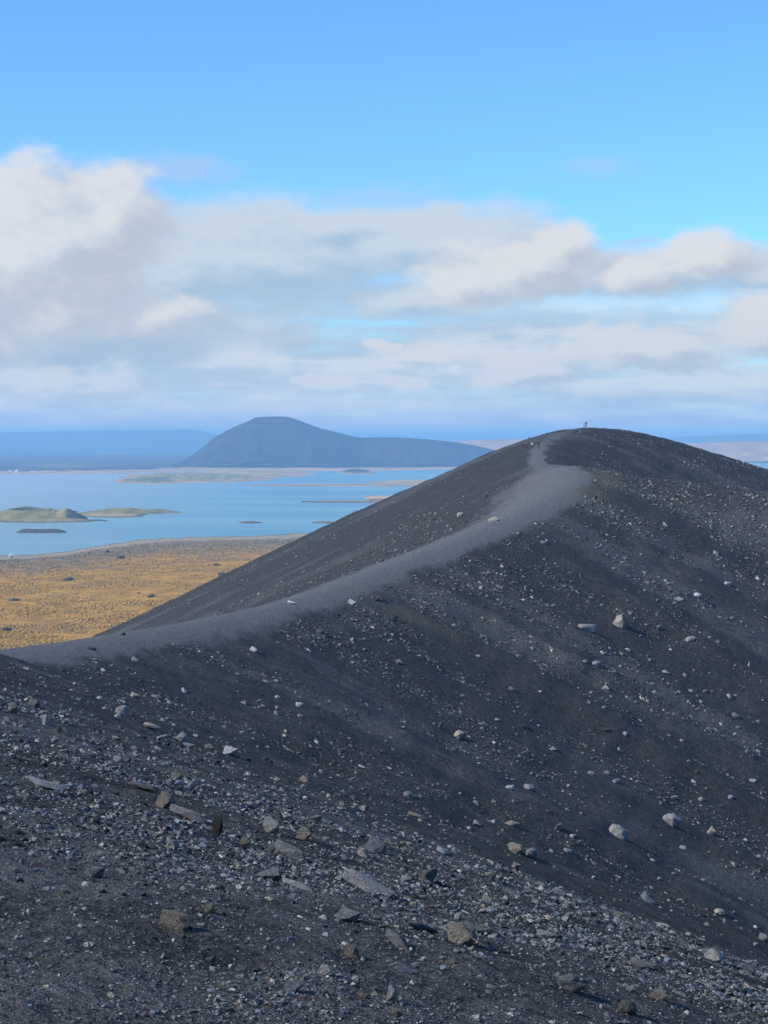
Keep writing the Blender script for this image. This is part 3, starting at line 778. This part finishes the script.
while count < 299 and tries < 12000:
    tries += 1
    px = rr_.uniform(2, 766); py = rr_.uniform(480, 1020) if rr_.random() < .4 else rr_.uniform(690, 1022)
    p, n = hit_px(px, py)
    if p is None: continue
    zz, ss, dd, pm = terrain([p.x], [p.y])
    if pm[0] > .25 or p.y > 470 or (px > 500 and py < 470): continue
    near = p.y < 120
    if dd[0] < 0 and not near and rr_.random() < .8: continue
    if near and px < 110 and py > 890 and rr_.random() < .85: continue
    if near:      # a run of rubble comes down across the near slope
        bd = min(seg_d(px, py, BAND[i], BAND[i + 1]) for i in range(len(BAND) - 1))
        if rr_.random() > .16 + math.exp(-(bd / 42) ** 2): continue
    elif rr_.random() > .22 + 1.9 * max(0, stone_field(p.x, p.y)): continue
    base = 10.0 if near else 5.2
    s_px = min(base * rr_.paretovariate(3.0), 24 if near else 11)
    if any((px - a) ** 2 + (py - b) ** 2 < (.55 * (s_px + c)) ** 2 for a, b, c in placed): continue
    shape = rr_.choice(['slab', 'slab', 'slab', 'slab', 'block', 'block', 'lump', 'splinter'] if near else ['slab', 'block', 'block', 'lump', 'lump', 'round'])
    tone = rr_.choice(['grey'] * 4 + ['blue-grey'] * 4 + ['tan'] * 2 + ['pale'] * (6 if near else 3) + (['dark'] if not near else ['grey']))
    lab = unique_label(px, py, shape, tone, s_px > base * 1.15)
    if not lab: continue
    s_ = p.y / F
    hh = {'slab': .38, 'block': .72, 'lump': .68, 'round': .8, 'splinter': .4}[shape] * s_px
    dp = {'splinter': .45, 'slab': .75}.get(shape, .85) * s_px
    o = seat(p, n, s_px * s_ * 1.1, dp * s_, hh * s_, R(rr_.gauss(22 if dd[0] > 0 else -10, 20)), shape, tone, rr_.randrange(7), rr_.uniform(.2, .36) if near else rr_.uniform(.34, .46))
    tag(o, lab, 'stone', NEAR_G if near else FAR_G)
    placed.append((px, py, s_px)); count += 1
print('stones', count, 'tries', tries)

# ---- the uncounted rest: gravel close by, scree far off
T_ST = [hull_template(r_, 700 + i, power=p_) for i, (r_, p_) in enumerate([(9, .8), (10, .6), (11, .9), (12, .5), (8, .9), (10, .3), (14, .4), (9, .5), (11, .7), (12, .8)])]
def cols_for(n, dark=.5):
    base = np.array([[.125, .130, .140], [.10, .118, .145], [.19, .175, .15], [.24, .24, .235], [.15, .15, .15], [.055, .056, .06], [.15, .155, .135], [.36, .34, .30], [.03, .03, .033]])
    p_ = np.array([.2, .15, .07, .03, .13, .20, .06, .012, .15]); p_ /= p_.sum()
    return base[rng.choice(len(base), n, p=p_)] * rng.uniform(.7, 1.5, (n, 1))
def lay(n, r0, r1, expo, half):
    t = rng.uniform(0, 1, n); e = 1 - expo
    r = (r0 ** e + t * (r1 ** e - r0 ** e)) ** (1 / e)
    a = rng.uniform(-half, half, n)
    return r * np.sin(a), r * np.cos(a), r
def finish(name, x, y, r, s_px, dens, mat, flatten, tilt, cols=None):
    Z, S, D, Pm = terrain(x, y)
    keep = rng.uniform(0, 1, len(x)) < dens(x, y, S, D, Pm)
    x, y, r, s_px = x[keep], y[keep], r[keep], s_px[keep]
    pos = []; nr = []
    for xx, yy in zip(x.tolist(), y.tolist()):
        h, nn = drop(xx, yy)
        if h is None: pos.append((0, 0, -999)); nr.append((0, 0, 1)); continue
        if nn.z < 0: nn = -nn
        pos.append(h[:]); nr.append(nn[:])
    pos = np.array(pos); nr = np.array(nr); ok = pos[:, 2] > -900
    n = int(ok.sum())
    asp = np.stack([np.ones(n), rng.uniform(.55, 1.0, n), rng.uniform(*flatten, n)], 1)
    o = scatter_mesh(name, pos[ok], nr[ok], (s_px * r / F)[ok], cols_for(n) if cols is None else cols(n), T_ST, mat, asp, False, .36, tilt)
    tag(o, kind='stuff'); print(name, n)
M_GRAVEL = tint_mat('mixed_gravel', .95, .015, 60, .6)
M_SCREE = tint_mat('mixed_scree', .93, .12, 2.5, .4)
def near_d(x, y, S, D, Pm):
    f = fbm(x / 1.6, y / 3.5, 611, 4)
    fine = sstep(-2.6, -1.0, x + .30 * y - 2.2)       # the trodden crest has only fine grit
    return (1 - .62 * sstep(14, 45, np.hypot(x, y))) * np.clip((.46 + 1.6 * f) * (.66 + .34 * fine), .16, 1)
x, y, r = lay(175000, 4.2, 80, 1.75, R(15.2))
finish('gravel', x, y, r, np.minimum(2.8 * rng.pareto(2.4, len(x)) + 2.5, 10.5) * np.where(r > 40, .8, 1), near_d, M_GRAVEL, (.35, .8), .4)
x, y, r = lay(90000, 3.6, 24, 1.9, R(15.2))      # fine grit
finish('gravel', x, y, r, rng.uniform(1.2, 2.4, len(x)), lambda x, y, S, D, Pm: np.clip(.65 + fbm(x / .9, y / 1.2, 617, 3), .1, 1), M_GRAVEL, (.5, .9), .5)
def far_d(x, y, S, D, Pm):
    f = fbm(S / 16, D / 22, 621, 4) + .7 * fbm(S / 7, D / 90, 627, 3)
    w = np.where(D > 0, 1.0, .42) * (1 - sstep(.05, .4, Pm)) * np.where(r_of(x, y) > 450, .40, 1.0) * np.where((np.abs(S - 505) < 45) & (np.abs(D) < 12), .1, 1.0)
    return np.clip(.26 + 2.1 * f, .04, 1) * w
r_of = np.hypot
def scree_cols(n):
    c = cols_for(n); return (c * .85 + .022) * np.array([1.06, 1.0, .93])
x, y, r = lay(420000, 80, 640, -.3, R(14.5))
finish('scree', x, y, r, np.minimum(np.minimum(1.1 * rng.pareto(2.2, len(x)) + .95, 5.5), 1.0 * F / r) * np.where(r > 450, .75, 1), far_d, M_SCREE, (.35, .75), .35, scree_cols)

# ------------------------------------------------------------------ dark lava outcrops on the plain
OUT = [(68, 581.8, 13, 4.5, 'dark wide lava hump in the middle of the golden scrub', 2), (106.5, 553.5, 7, 3.4, 'dark lava hump close to the lake shore, nearest to the water', 4),
       (121, 559.5, 10, 3.6, 'dark lava hump just below the one closest to the shore', 1), (217, 566.5, 8, 3, 'small dark lava hump highest beside the crater flank', 5),
       (223, 577.5, 12, 5, 'dark lava hump touching the crater flank in view', 3), (151, 598.5, 9, 4, 'dark lava hump lowest on the right of the golden scrub', 6),
       (138, 595.8, 6, 3, 'little grey lava hump left of the lowest dark one', 0), (14, 603, 14, 4, 'low reddish brown lava hump near the left edge', 2), (8, 632, 13, 4, 'low brown lava hump in the bottom left of the scrub', 5)]
for k, (px, py, w, h, lab, i) in enumerate(OUT):
    x, D = at_px(px, py)
    bm = bmesh.new(); bm.from_mesh(rock_mesh(60 + i * 7, 20, 2, .12, .4))
    s_ = D / F
    for v in bm.verts: v.co = Vector((v.co.x * w * .5 * s_, v.co.y * w * .6 * s_, (v.co.z * .62 + .25) * h * s_))
    o = mesh_bm('lava_outcrop', bm, TONE['dark'], False); o.location = (x, D, PLAIN + 1.2); o.rotation_euler.z = 0
    tag(o, lab, 'rock', 'lava humps on the plain')

# ------------------------------------------------------------------ buildings by the lake
M_WALL = plain_mat('white_render', (.78, .78, .76), .7, .06, .4)
M_ROOFW = plain_mat('pale_sheet_roof', (.62, .63, .64), .5, .08, .5)
M_ROOFR = plain_mat('grey_sheet_roof', (.30, .31, .33), .5, .1, .5)
M_GLASS = plain_mat('window_glass', (.05, .06, .07), .1, .1, 1)
M_DOOR = plain_mat('brown_door', (.16, .09, .05), .6, .1, 2)
def box(bm, x0, x1, y0, y1, z0, z1):
    g = bmesh.ops.create_cube(bm, size=1.0)['verts']
    for v in g: v.co = Vector((x0 + (v.co.x + .5) * (x1 - x0), y0 + (v.co.y + .5) * (y1 - y0), z0 + (v.co.z + .5) * (z1 - z0)))
def house(name, px, py, L, Wd, H, pitch, rot, roofm, lab, cat, nwin, group=None):
    x, D = at_px(px, py)
    t = empty(name, (x, D, PLAIN + 1.0), R(rot)); tag(t, lab, cat, group)
    bm = bmesh.new()
    P = [(-L/2, -Wd/2, -1), (L/2, -Wd/2, -1), (L/2, Wd/2, -1), (-L/2, Wd/2, -1), (-L/2, -Wd/2, H), (L/2, -Wd/2, H), (L/2, Wd/2, H), (-L/2, Wd/2, H), (-L/2, 0, H + pitch), (L/2, 0, H + pitch)]
    v = [bm.verts.new(p) for p in P]
    for f in ((0, 1, 5, 4), (2, 3, 7, 6), (1, 2, 6, 9, 5), (3, 0, 4, 8, 7)): bm.faces.new([v[i] for i in f])
    mesh_bm('wall', bm, M_WALL, parent=t)
    bm = bmesh.new(); o_ = .4; th = .25
    k = pitch / (Wd / 2)
    for sgn in (-1, 1):
        q = [(-L/2 - o_, 0, H + pitch), (L/2 + o_, 0, H + pitch), (L/2 + o_, sgn * (Wd/2 + o_), H - k * o_), (-L/2 - o_, sgn * (Wd/2 + o_), H - k * o_)]
        lo = [bm.verts.new(Vector(c) + Vector((0, 0, .02))) for c in q]; hi = [bm.verts.new(Vector(c) + Vector((0, 0, th))) for c in q]
        bm.faces.new(lo); bm.faces.new(hi)
        for i in range(4): bm.faces.new([lo[i], lo[(i + 1) % 4], hi[(i + 1) % 4], hi[i]])
    bmesh.ops.recalc_face_normals(bm, faces=bm.faces)
    mesh_bm('roof', bm, roofm, parent=t)
    for i in range(nwin):
        xx = -L/2 + L * (i + .6) / (nwin + .6)
        bm = bmesh.new(); box(bm, xx - .7, xx + .7, -Wd/2 - .06, -Wd/2 + .04, H * .42, H * .8); mesh_bm('window', bm, M_GLASS, parent=t)
    bm = bmesh.new(); box(bm, L/2 - L * .12 - .5, L/2 - L * .12 + .5, -Wd/2 - .07, -Wd/2 + .03, 0, 2.0); mesh_bm('door', bm, M_DOOR, parent=t)
G_ = 'white farm buildings across the lake'
house('farmhouse', 10, 473.2, 17, 10, 6.5, 4, 12, M_ROOFW, 'leftmost white farm building across the lake', 'building', 4, G_)
house('farmhouse', 16.5, 472.9, 13, 10, 7.5, 4.5, -8, M_ROOFW, 'middle white farm building across the lake, next to the leftmost one', 'building', 3, G_)
house('barn', 33, 473.2, 22, 11, 5.0, 3.2, 5, M_ROOFW, 'long white barn standing apart on the right across the lake', 'building', 4, G_)
house('hut', 10.8, 558.6, 3.6, 3.4, 2.9, 1.5, 20, M_ROOFW, 'tiny white hut on the near lake shore at the left edge', 'hut', 1)

# ------------------------------------------------------------------ people
M_SKIN = plain_mat('skin', (.50, .31, .22), .6, .08, 20)
def cloth(name, c): return plain_mat(name, c, .9, .15, 30)
M_SHOE = cloth('dark_boot', (.03, .028, .027))
def skin_mesh(name, V, E, rad, root, mat, parent, sub=1):
    me = bpy.data.meshes.new(name + '_line'); me.from_pydata(V, E, [])
    o = bpy.data.objects.new(name + '_line', me); link(o)
    o.modifiers.new('s', 'SKIN')
    for i, d in enumerate(me.skin_vertices[0].data):
        d.radius = (rad[i], rad[i]) if not isinstance(rad[i], tuple) else rad[i]; d.use_root = (i == root)
    s = o.modifiers.new('u', 'SUBSURF'); s.levels = s.render_levels = sub
    dg = bpy.context.evaluated_depsgraph_get(); dg.update()
    m2 = bpy.data.meshes.new_from_object(o.evaluated_get(dg)); m2.name = name
    for p in m2.polygons: p.use_smooth = True
    m2.materials.clear(); m2.materials.append(mat)
    bpy.data.objects.remove(o); bpy.data.meshes.remove(me)
    r = bpy.data.objects.new(name, m2); r.parent = parent
    return link(r)
def person(loc, face, height, jacket, trousers, hairc, lab, stride=.16, group=None):
    t = empty('person', loc, face); tag(t, lab, 'person', group)
    k = height / 1.75
    S = lambda L: [tuple(c * k for c in v) for v in L]
    hip = [(sx * .095, 0, .92) for sx in (-1, 1)]
    knee = [(-.10, .5 * stride + .04, .50), (.10, -.35 * stride + .03, .50)]
    ank = [(-.10, stride, .10), (.10, -stride, .11)]
    toe = [(-.11, stride + .14, .035), (.11, -stride + .14, .045)]
    sh = [(sx * .175, 0, 1.41) for sx in (-1, 1)]
    elb = [(-.235, -.10, 1.14), (.235, .03, 1.13)]
    wri = [(-.235, .02, .93), (.235, .20, .95)]
    pal = [(-.23, .05, .86), (.23, .26, .90)]
    V = [(0, 0, .95), (0, -.01, 1.18), (0, 0, 1.38), (0, 0, 1.50), (0, .015, 1.60), (0, .01, 1.70)]
    rad = [.125, .115, .125, .052, .082, .070]; E = [(0, 1), (1, 2), (2, 3), (3, 4), (4, 5)]
    V.append((0, .105, 1.60)); rad.append(.014); E.append((4, 6))          # nose
    for sx in (-1, 1):
        V.append((sx * .085, -.01, 1.60)); rad.append(.014); E.append((4, len(V) - 1))   # ears
    for a in (0, 1):
        b0 = len(V)
        V += [sh[a], elb[a], wri[a], pal[a]]; rad += [.055, .042, .028, .034]; E += [(2, b0), (b0, b0 + 1), (b0 + 1, b0 + 2), (b0 + 2, b0 + 3)]
        d = Vector(pal[a]) - Vector(wri[a]); d.normalize(); fw = Vector((0, 1, 0)); fw = (fw - d * d.dot(fw)).normalized()
        for f in range(4):
            base = Vector(pal[a]) + fw * (.030 - .020 * f) + d * .03; ln = (.070, .080, .074, .058)[f]
            n0 = len(V); V += [tuple(base), tuple(base + d * ln * .55 + Vector((.006 if a == 0 else -.006, 0, 0))), tuple(base + d * ln + Vector((.020 if a == 0 else -.020, 0, 0)))]
            rad += [.009, .0085, .0075]; E += [(b0 + 3, n0), (n0, n0 + 1), (n0 + 1, n0 + 2)]
        th = Vector(wri[a]) + d * .03 + fw * .03; n0 = len(V); V += [tuple(th), tuple(th + fw * .03 + d * .04)]; rad += [.011, .009]; E += [(b0 + 3, n0), (n0, n0 + 1)]
    for a in (0, 1):
        b0 = len(V); V += [hip[a], knee[a], ank[a], toe[a]]; rad += [.085, .058, .04, .034]; E += [(0, b0), (b0, b0 + 1), (b0 + 1, b0 + 2), (b0 + 2, b0 + 3)]
    skin_mesh('body', S(V), E, [q * k for q in rad], 0, M_SKIN, t)
    J = [(0, 0, .90), (0, -.01, 1.16), (0, 0, 1.38), (0, 0, 1.49)]; JR = [.150, .142, .150, .070]; JE = [(0, 1), (1, 2), (2, 3)]
    for a in (0, 1):
        b0 = len(J); J += [sh[a], elb[a], wri[a]]; JR += [.075, .060, .047]; JE += [(2, b0), (b0, b0 + 1), (b0 + 1, b0 + 2)]
    skin_mesh('jacket', S(J), JE, [q * k for q in JR], 0, jacket, t)
    T = [(0, 0, .97), (0, 0, .90)]; TR = [.132, .135]; TE = [(0, 1)]
    for a in (0, 1):
        b0 = len(T); T += [hip[a], knee[a], tuple(Vector(ank[a]) + Vector((0, 0, .02)))]; TR += [.098, .074, .060]; TE += [(1, b0), (b0, b0 + 1), (b0 + 1, b0 + 2)]
    skin_mesh('trousers', S(T), TE, [q * k for q in TR], 0, trousers, t)
    for a in (0, 1):
        skin_mesh('boot', S([tuple(Vector(ank[a]) + Vector((0, -.02, .05))), tuple(Vector(ank[a]) + Vector((0, -.02, -.045))), toe[a]]), [(0, 1), (1, 2)], [.058 * k, .056 * k, .046 * k], 1, M_SHOE, t)
    bm = bmesh.new(); bmesh.ops.create_uvsphere(bm, u_segments=16, v_segments=10, radius=1)
    bmesh.ops.delete(bm, geom=[v for v in bm.verts if v.co.z < -.35 or (v.co.y > .45 and v.co.z < .45)], context='VERTS')
    for v in bm.verts: v.co = Vector((v.co.x * .096 * k, (v.co.y * .108 - .005) * k, (1.645 + v.co.z * .105) * k))
    mesh_bm('hair', bm, hairc, True, t)
    for sx in (-1, 1):
        bm = bmesh.new(); bmesh.ops.create_uvsphere(bm, u_segments=8, v_segments=6, radius=.011 * k)
        e = mesh_bm('eye', bm, M_SHOE, True, t); e.location = (sx * .032 * k, .088 * k, 1.62 * k)
    return t
M_HAIR = cloth('brown_hair', (.05, .035, .025))
def on_px(px, py):
    p, n = hit_px(px, py); return p - Vector((0, 0, .02))
PG = 'walkers on the crater rim'
person(on_px(532.2, 449.0), R(8), 1.84, cloth('white_jacket', (.72, .70, .68)), cloth('black_trousers', (.025, .025, .03)), M_HAIR, 'person in a white top and dark trousers walking up the path', .18, PG)
person(on_px(538.6, 448.6), R(-6), 1.9, cloth('black_jacket', (.022, .022, .028)), cloth('charcoal_trousers', (.03, .03, .036)), M_HAIR, 'person all in black walking up the path beside the one in white', .15, PG)
def on_top(px):
    best = None
    for d in range(520, 640, 1):
        xx = (px - 384) / F * d; h, n = drop(xx, d)
        if best is None or h.z / h.y > best[0]: best = (h.z / h.y, h)
    return best[1] - Vector((0, 0, .03))
q = on_top(586.0)
person(q, R(150), 1.94, cloth('navy_jacket', (.035, .037, .06)), cloth('maroon_trousers', (.12, .05, .06)), M_HAIR, 'tall person in a dark jacket standing on the summit', .06, PG)
q = on_top(584.0)
person(q, R(-120), 1.38, cloth('pink_jacket', (.42, .26, .28)), cloth('red_brown_trousers', (.14, .07, .07)), M_HAIR, 'short person in pale pink on the summit beside the tall one', .05, PG)
# ------------------------------------------------------------------ sky
def build_world():
    w = bpy.data.worlds.new('World'); scene.world = w; w.use_nodes = True
    nt = NT(w.node_tree); nt.n.clear()
    sky = nt.new('ShaderNodeTexSky', sky_type='NISHITA')
    sky.sun_disc = False; sky.sun_elevation = SUN_EL; sky.sun_rotation = SUN_ROT
    sky.altitude = 400; sky.air_density = 1.0; sky.dust_density = .1; sky.ozone_density = 3.0
    tc = nt.new('ShaderNodeTexCoord').outputs['Generated']
    sp = nt.new('ShaderNodeSeparateXYZ'); nt.put(sp.inputs[0], tc)
    az = nt.math('ARCTAN2', sp.outputs[0], sp.outputs[1]); el = nt.math('ARCSINE', sp.outputs[2])
    # bearing and height in tenths of a milliradian-like map units
    bx = nt.math('MULTIPLY_ADD', az, F, 384.0); by = nt.math('MULTIPLY_ADD', el, -F, 441.0)
    pv = nt.comb(bx, by, 0)
    wn = nt.noise(nt.vmath('MULTIPLY', pv, (1 / 95., 1 / 60., 1)), 1.0, 5, .6, color=True)
    wv = nt.vmath('MULTIPLY', nt.vmath('SUBTRACT', wn, (.5, .5, .5)), (62, 46, 0))
    pw = nt.vmath('ADD', pv, wv)
    def field(vec, blobs):
        s2 = nt.new('ShaderNodeSeparateXYZ'); nt.put(s2.inputs[0], vec)
        acc = None
        for cx, cy, rx, ry, k in blobs:
            ax = nt.math('MULTIPLY', nt.math('SUBTRACT', s2.outputs[0], cx), 1 / rx)
            ay = nt.math('MULTIPLY', nt.math('SUBTRACT', s2.outputs[1], cy), 1 / ry)
            d = nt.math('SQRT', nt.add(nt.mul(ax, ax), nt.mul(ay, ay)))
            e = nt.mul(nt.sub(1.0, d), k)
            acc = e if acc is None else nt.math('SMOOTH_MAX', acc, e, .18)
        return acc
    def puff(vec, sx, sy, det=8, rough=.64):
        return nt.noise(nt.vmath('MULTIPLY', vec, (1 / sx, 1 / sy, 1)), 1.0, det, rough)
    c = nt.mix(1.0, sky.outputs[0], nt.mix(nt.rng(by, 330, 445), SKY_TINT, (.95, 1.0, 1.05)), 'MULTIPLY')
    S = SKY_GAIN
    def col(r, g, b): return (r * S, g * S, b * S)
    def layer(c, blobs, sx, sy, amp, lo, hi, opac, dark, bright, lit, offs=(-26, -16, 0), fine=.5):
        f0 = nt.add(field(pw, blobs), nt.mul(nt.sub(puff(pv, sx, sy), .5), amp))
        pv1 = nt.vmath('ADD', pv, offs); pw1 = nt.vmath('ADD', pw, offs)
        f1 = nt.add(field(pw1, blobs), nt.mul(nt.sub(puff(pv1, sx, sy), .5), amp))
        alpha = nt.mul(nt.rng(f0, lo, hi), opac)
        shade = nt.rng(nt.add(nt.sub(f0, f1), nt.mul(nt.sub(puff(pw, 34, 20), .5), fine)), -lit, lit)          # thinner towards the sun: the lit side
        cc = nt.mix(shade, dark, bright)
        return nt.mix(alpha, c, cc), f0
    # low sheet of soft cloud all round the horizon
    s3 = nt.new('ShaderNodeSeparateXYZ'); nt.put(s3.inputs[0], pw)
    band = nt.mul(nt.rng(s3.outputs[1], 270, 335), nt.rng(s3.outputs[1], 460, 410, .92, 1))
    st = puff(pv, 230, 42, 7, .6); st2 = puff(nt.vmath('ADD', pv, (-30, -12, 4.0)), 230, 42, 7, .6)
    a0 = nt.mul(nt.mul(band, nt.rng(st, .22, .50)), .93)
    sh0 = nt.rng(nt.add(nt.sub(st, st2), nt.mul(nt.sub(puff(pv, 60, 20), .5), .55)), -.16, .16)
    c = nt.mix(a0, c, nt.mix(sh0, col(.60, .70, .82), col(.92, .94, .96)))
    # wide grey layer
    c, _ = layer(c, [(240, 262, 190, 66, 1.0), (430, 246, 160, 50, 1.0), (95, 322, 230, 60, 1.0), (330, 222, 110, 26, .7), (400, 298, 110, 26, .62), (640, 272, 150, 34, .9), (760, 280, 70, 30, .8)], 150, 50, 1.25, -.14, .46, .90, col(.52, .65, .80), col(.80, .86, .91), .30)
    # puffs low on the right
    c, _ = layer(c, [(520, 372, 70, 26, 1.0), (640, 348, 120, 30, .9), (780, 330, 90, 36, 1.0), (430, 352, 60, 16, .7), (388, 346, 26, 7, 1.3), (325, 378, 40, 8, 1.2), (400, 380, 30, 6, 1.1),  (60, 385, 120, 30, .6)], 52, 24, 1.3, .0, .42, .92, col(.64, .71, .79), col(.93, .93, .93), .30)
    # thin wisps up high
    c, _ = layer(c, [(625, 238, 45, 5, 1.0), (600, 172, 60, 14, .45), (390, 195, 90, 20, .6), (180, 172, 90, 22, .8)], 80, 26, 1.0, .0, .7, .45, col(.55, .62, .78), col(.66, .72, .84), .3)
    # bright heaped clouds
    c, _ = layer(c, [(45, 250, 135, 100, 1.35), (-60, 280, 160, 112, 1.2), (110, 222, 75, 56, 1.0), (510, 270, 110, 40, 1.0), (560, 245, 46, 30, .9), (705, 264, 72, 36, 1.0), (455, 282, 60, 24, .9), (630, 276, 70, 26, .9), (150, 322, 80, 26, .7)],
                 96, 56, 1.5, -.08, .46, .94, col(.63, .69, .78), col(.95, .95, .945), .42)
    bg = nt.new('ShaderNodeBackground'); nt.put(bg.inputs[0], c); bg.inputs[1].default_value = SKY_STR
    o = nt.new('ShaderNodeOutputWorld'); nt.l.new(bg.outputs[0], o.inputs[0])
SUN_EL = R(37); SUN_AZ = R(-112)        # bearing of the sun from the view direction (left and a little behind)
SUN_ROT = SUN_AZ
SKY_TINT = (.53, .92, 1.22)
SKY_STR = .13
SKY_GAIN = 5.0
build_world()
sl = bpy.data.lights.new('sun', 'SUN'); sl.energy = 4.0; sl.angle = R(.5); sl.color = (1, .95, .87)
so = link(bpy.data.objects.new('sun', sl))
sd = Vector((math.sin(SUN_AZ) * math.cos(SUN_EL), math.cos(SUN_AZ) * math.cos(SUN_EL), math.sin(SUN_EL)))
so.rotation_euler = sd.to_track_quat('Z', 'Y').to_euler(); so.location = (-60, -40, 120)

# ------------------------------------------------------------------ air
def build_haze():
    bm = bmesh.new(); bmesh.ops.create_cube(bm, size=1.0)
    m = bpy.data.materials.new('haze_air'); m.use_nodes = True
    nt = NT(m.node_tree); nt.n.clear()
    v = nt.new('ShaderNodeVolumePrincipled')
    v.inputs['Color'].default_value = HAZE_COL + (1,); v.inputs['Density'].default_value = HAZE_DEN
    v.inputs['Density Attribute'].default_value = ''; v.inputs['Anisotropy'].default_value = 0.0
    o = nt.new('ShaderNodeOutputMaterial'); nt.l.new(v.outputs[0], o.inputs['Volume'])
    m.cycles.homogeneous_volume = True
    top = 185.0; bot = PLAIN - 4.0
    h = mesh_bm('haze', bm, m); h.location = (0, 0, (top + bot) / 2); h.scale = (190000, 190000, top - bot)
    tag(h, kind='stuff')
HAZE_COL = (.36, .67, 1.0); HAZE_DEN = 7.4e-5
build_haze()

# ------------------------------------------------------------------ camera and picture
cd = bpy.data.cameras.new('camera'); co = link(bpy.data.objects.new('camera', cd))
cd.sensor_fit = 'HORIZONTAL'; cd.sensor_width = 36.0; cd.lens = 36.0 * F / 768
co.location = (0, 0, 0); co.rotation_euler = (R(90), 0, 0)
cd.shift_y = -(512 - 441) / 768.0
cd.clip_start = .05; cd.clip_end = 200000
scene.camera = co
vs = scene.view_settings; scene.display_settings.display_device = 'sRGB'
vs.view_transform = 'Standard'; vs.look = 'None'; vs.gamma = 1.0; vs.use_curve_mapping = False
vs.exposure = EXPOSURE if 'EXPOSURE' in globals() else .35
scene.render.engine = 'CYCLES'
cy = scene.cycles
cy.use_denoising = True; cy.max_bounces = 4; cy.diffuse_bounces = 2; cy.glossy_bounces = 2; cy.volume_bounces = 1
cy.sample_clamp_indirect = 4
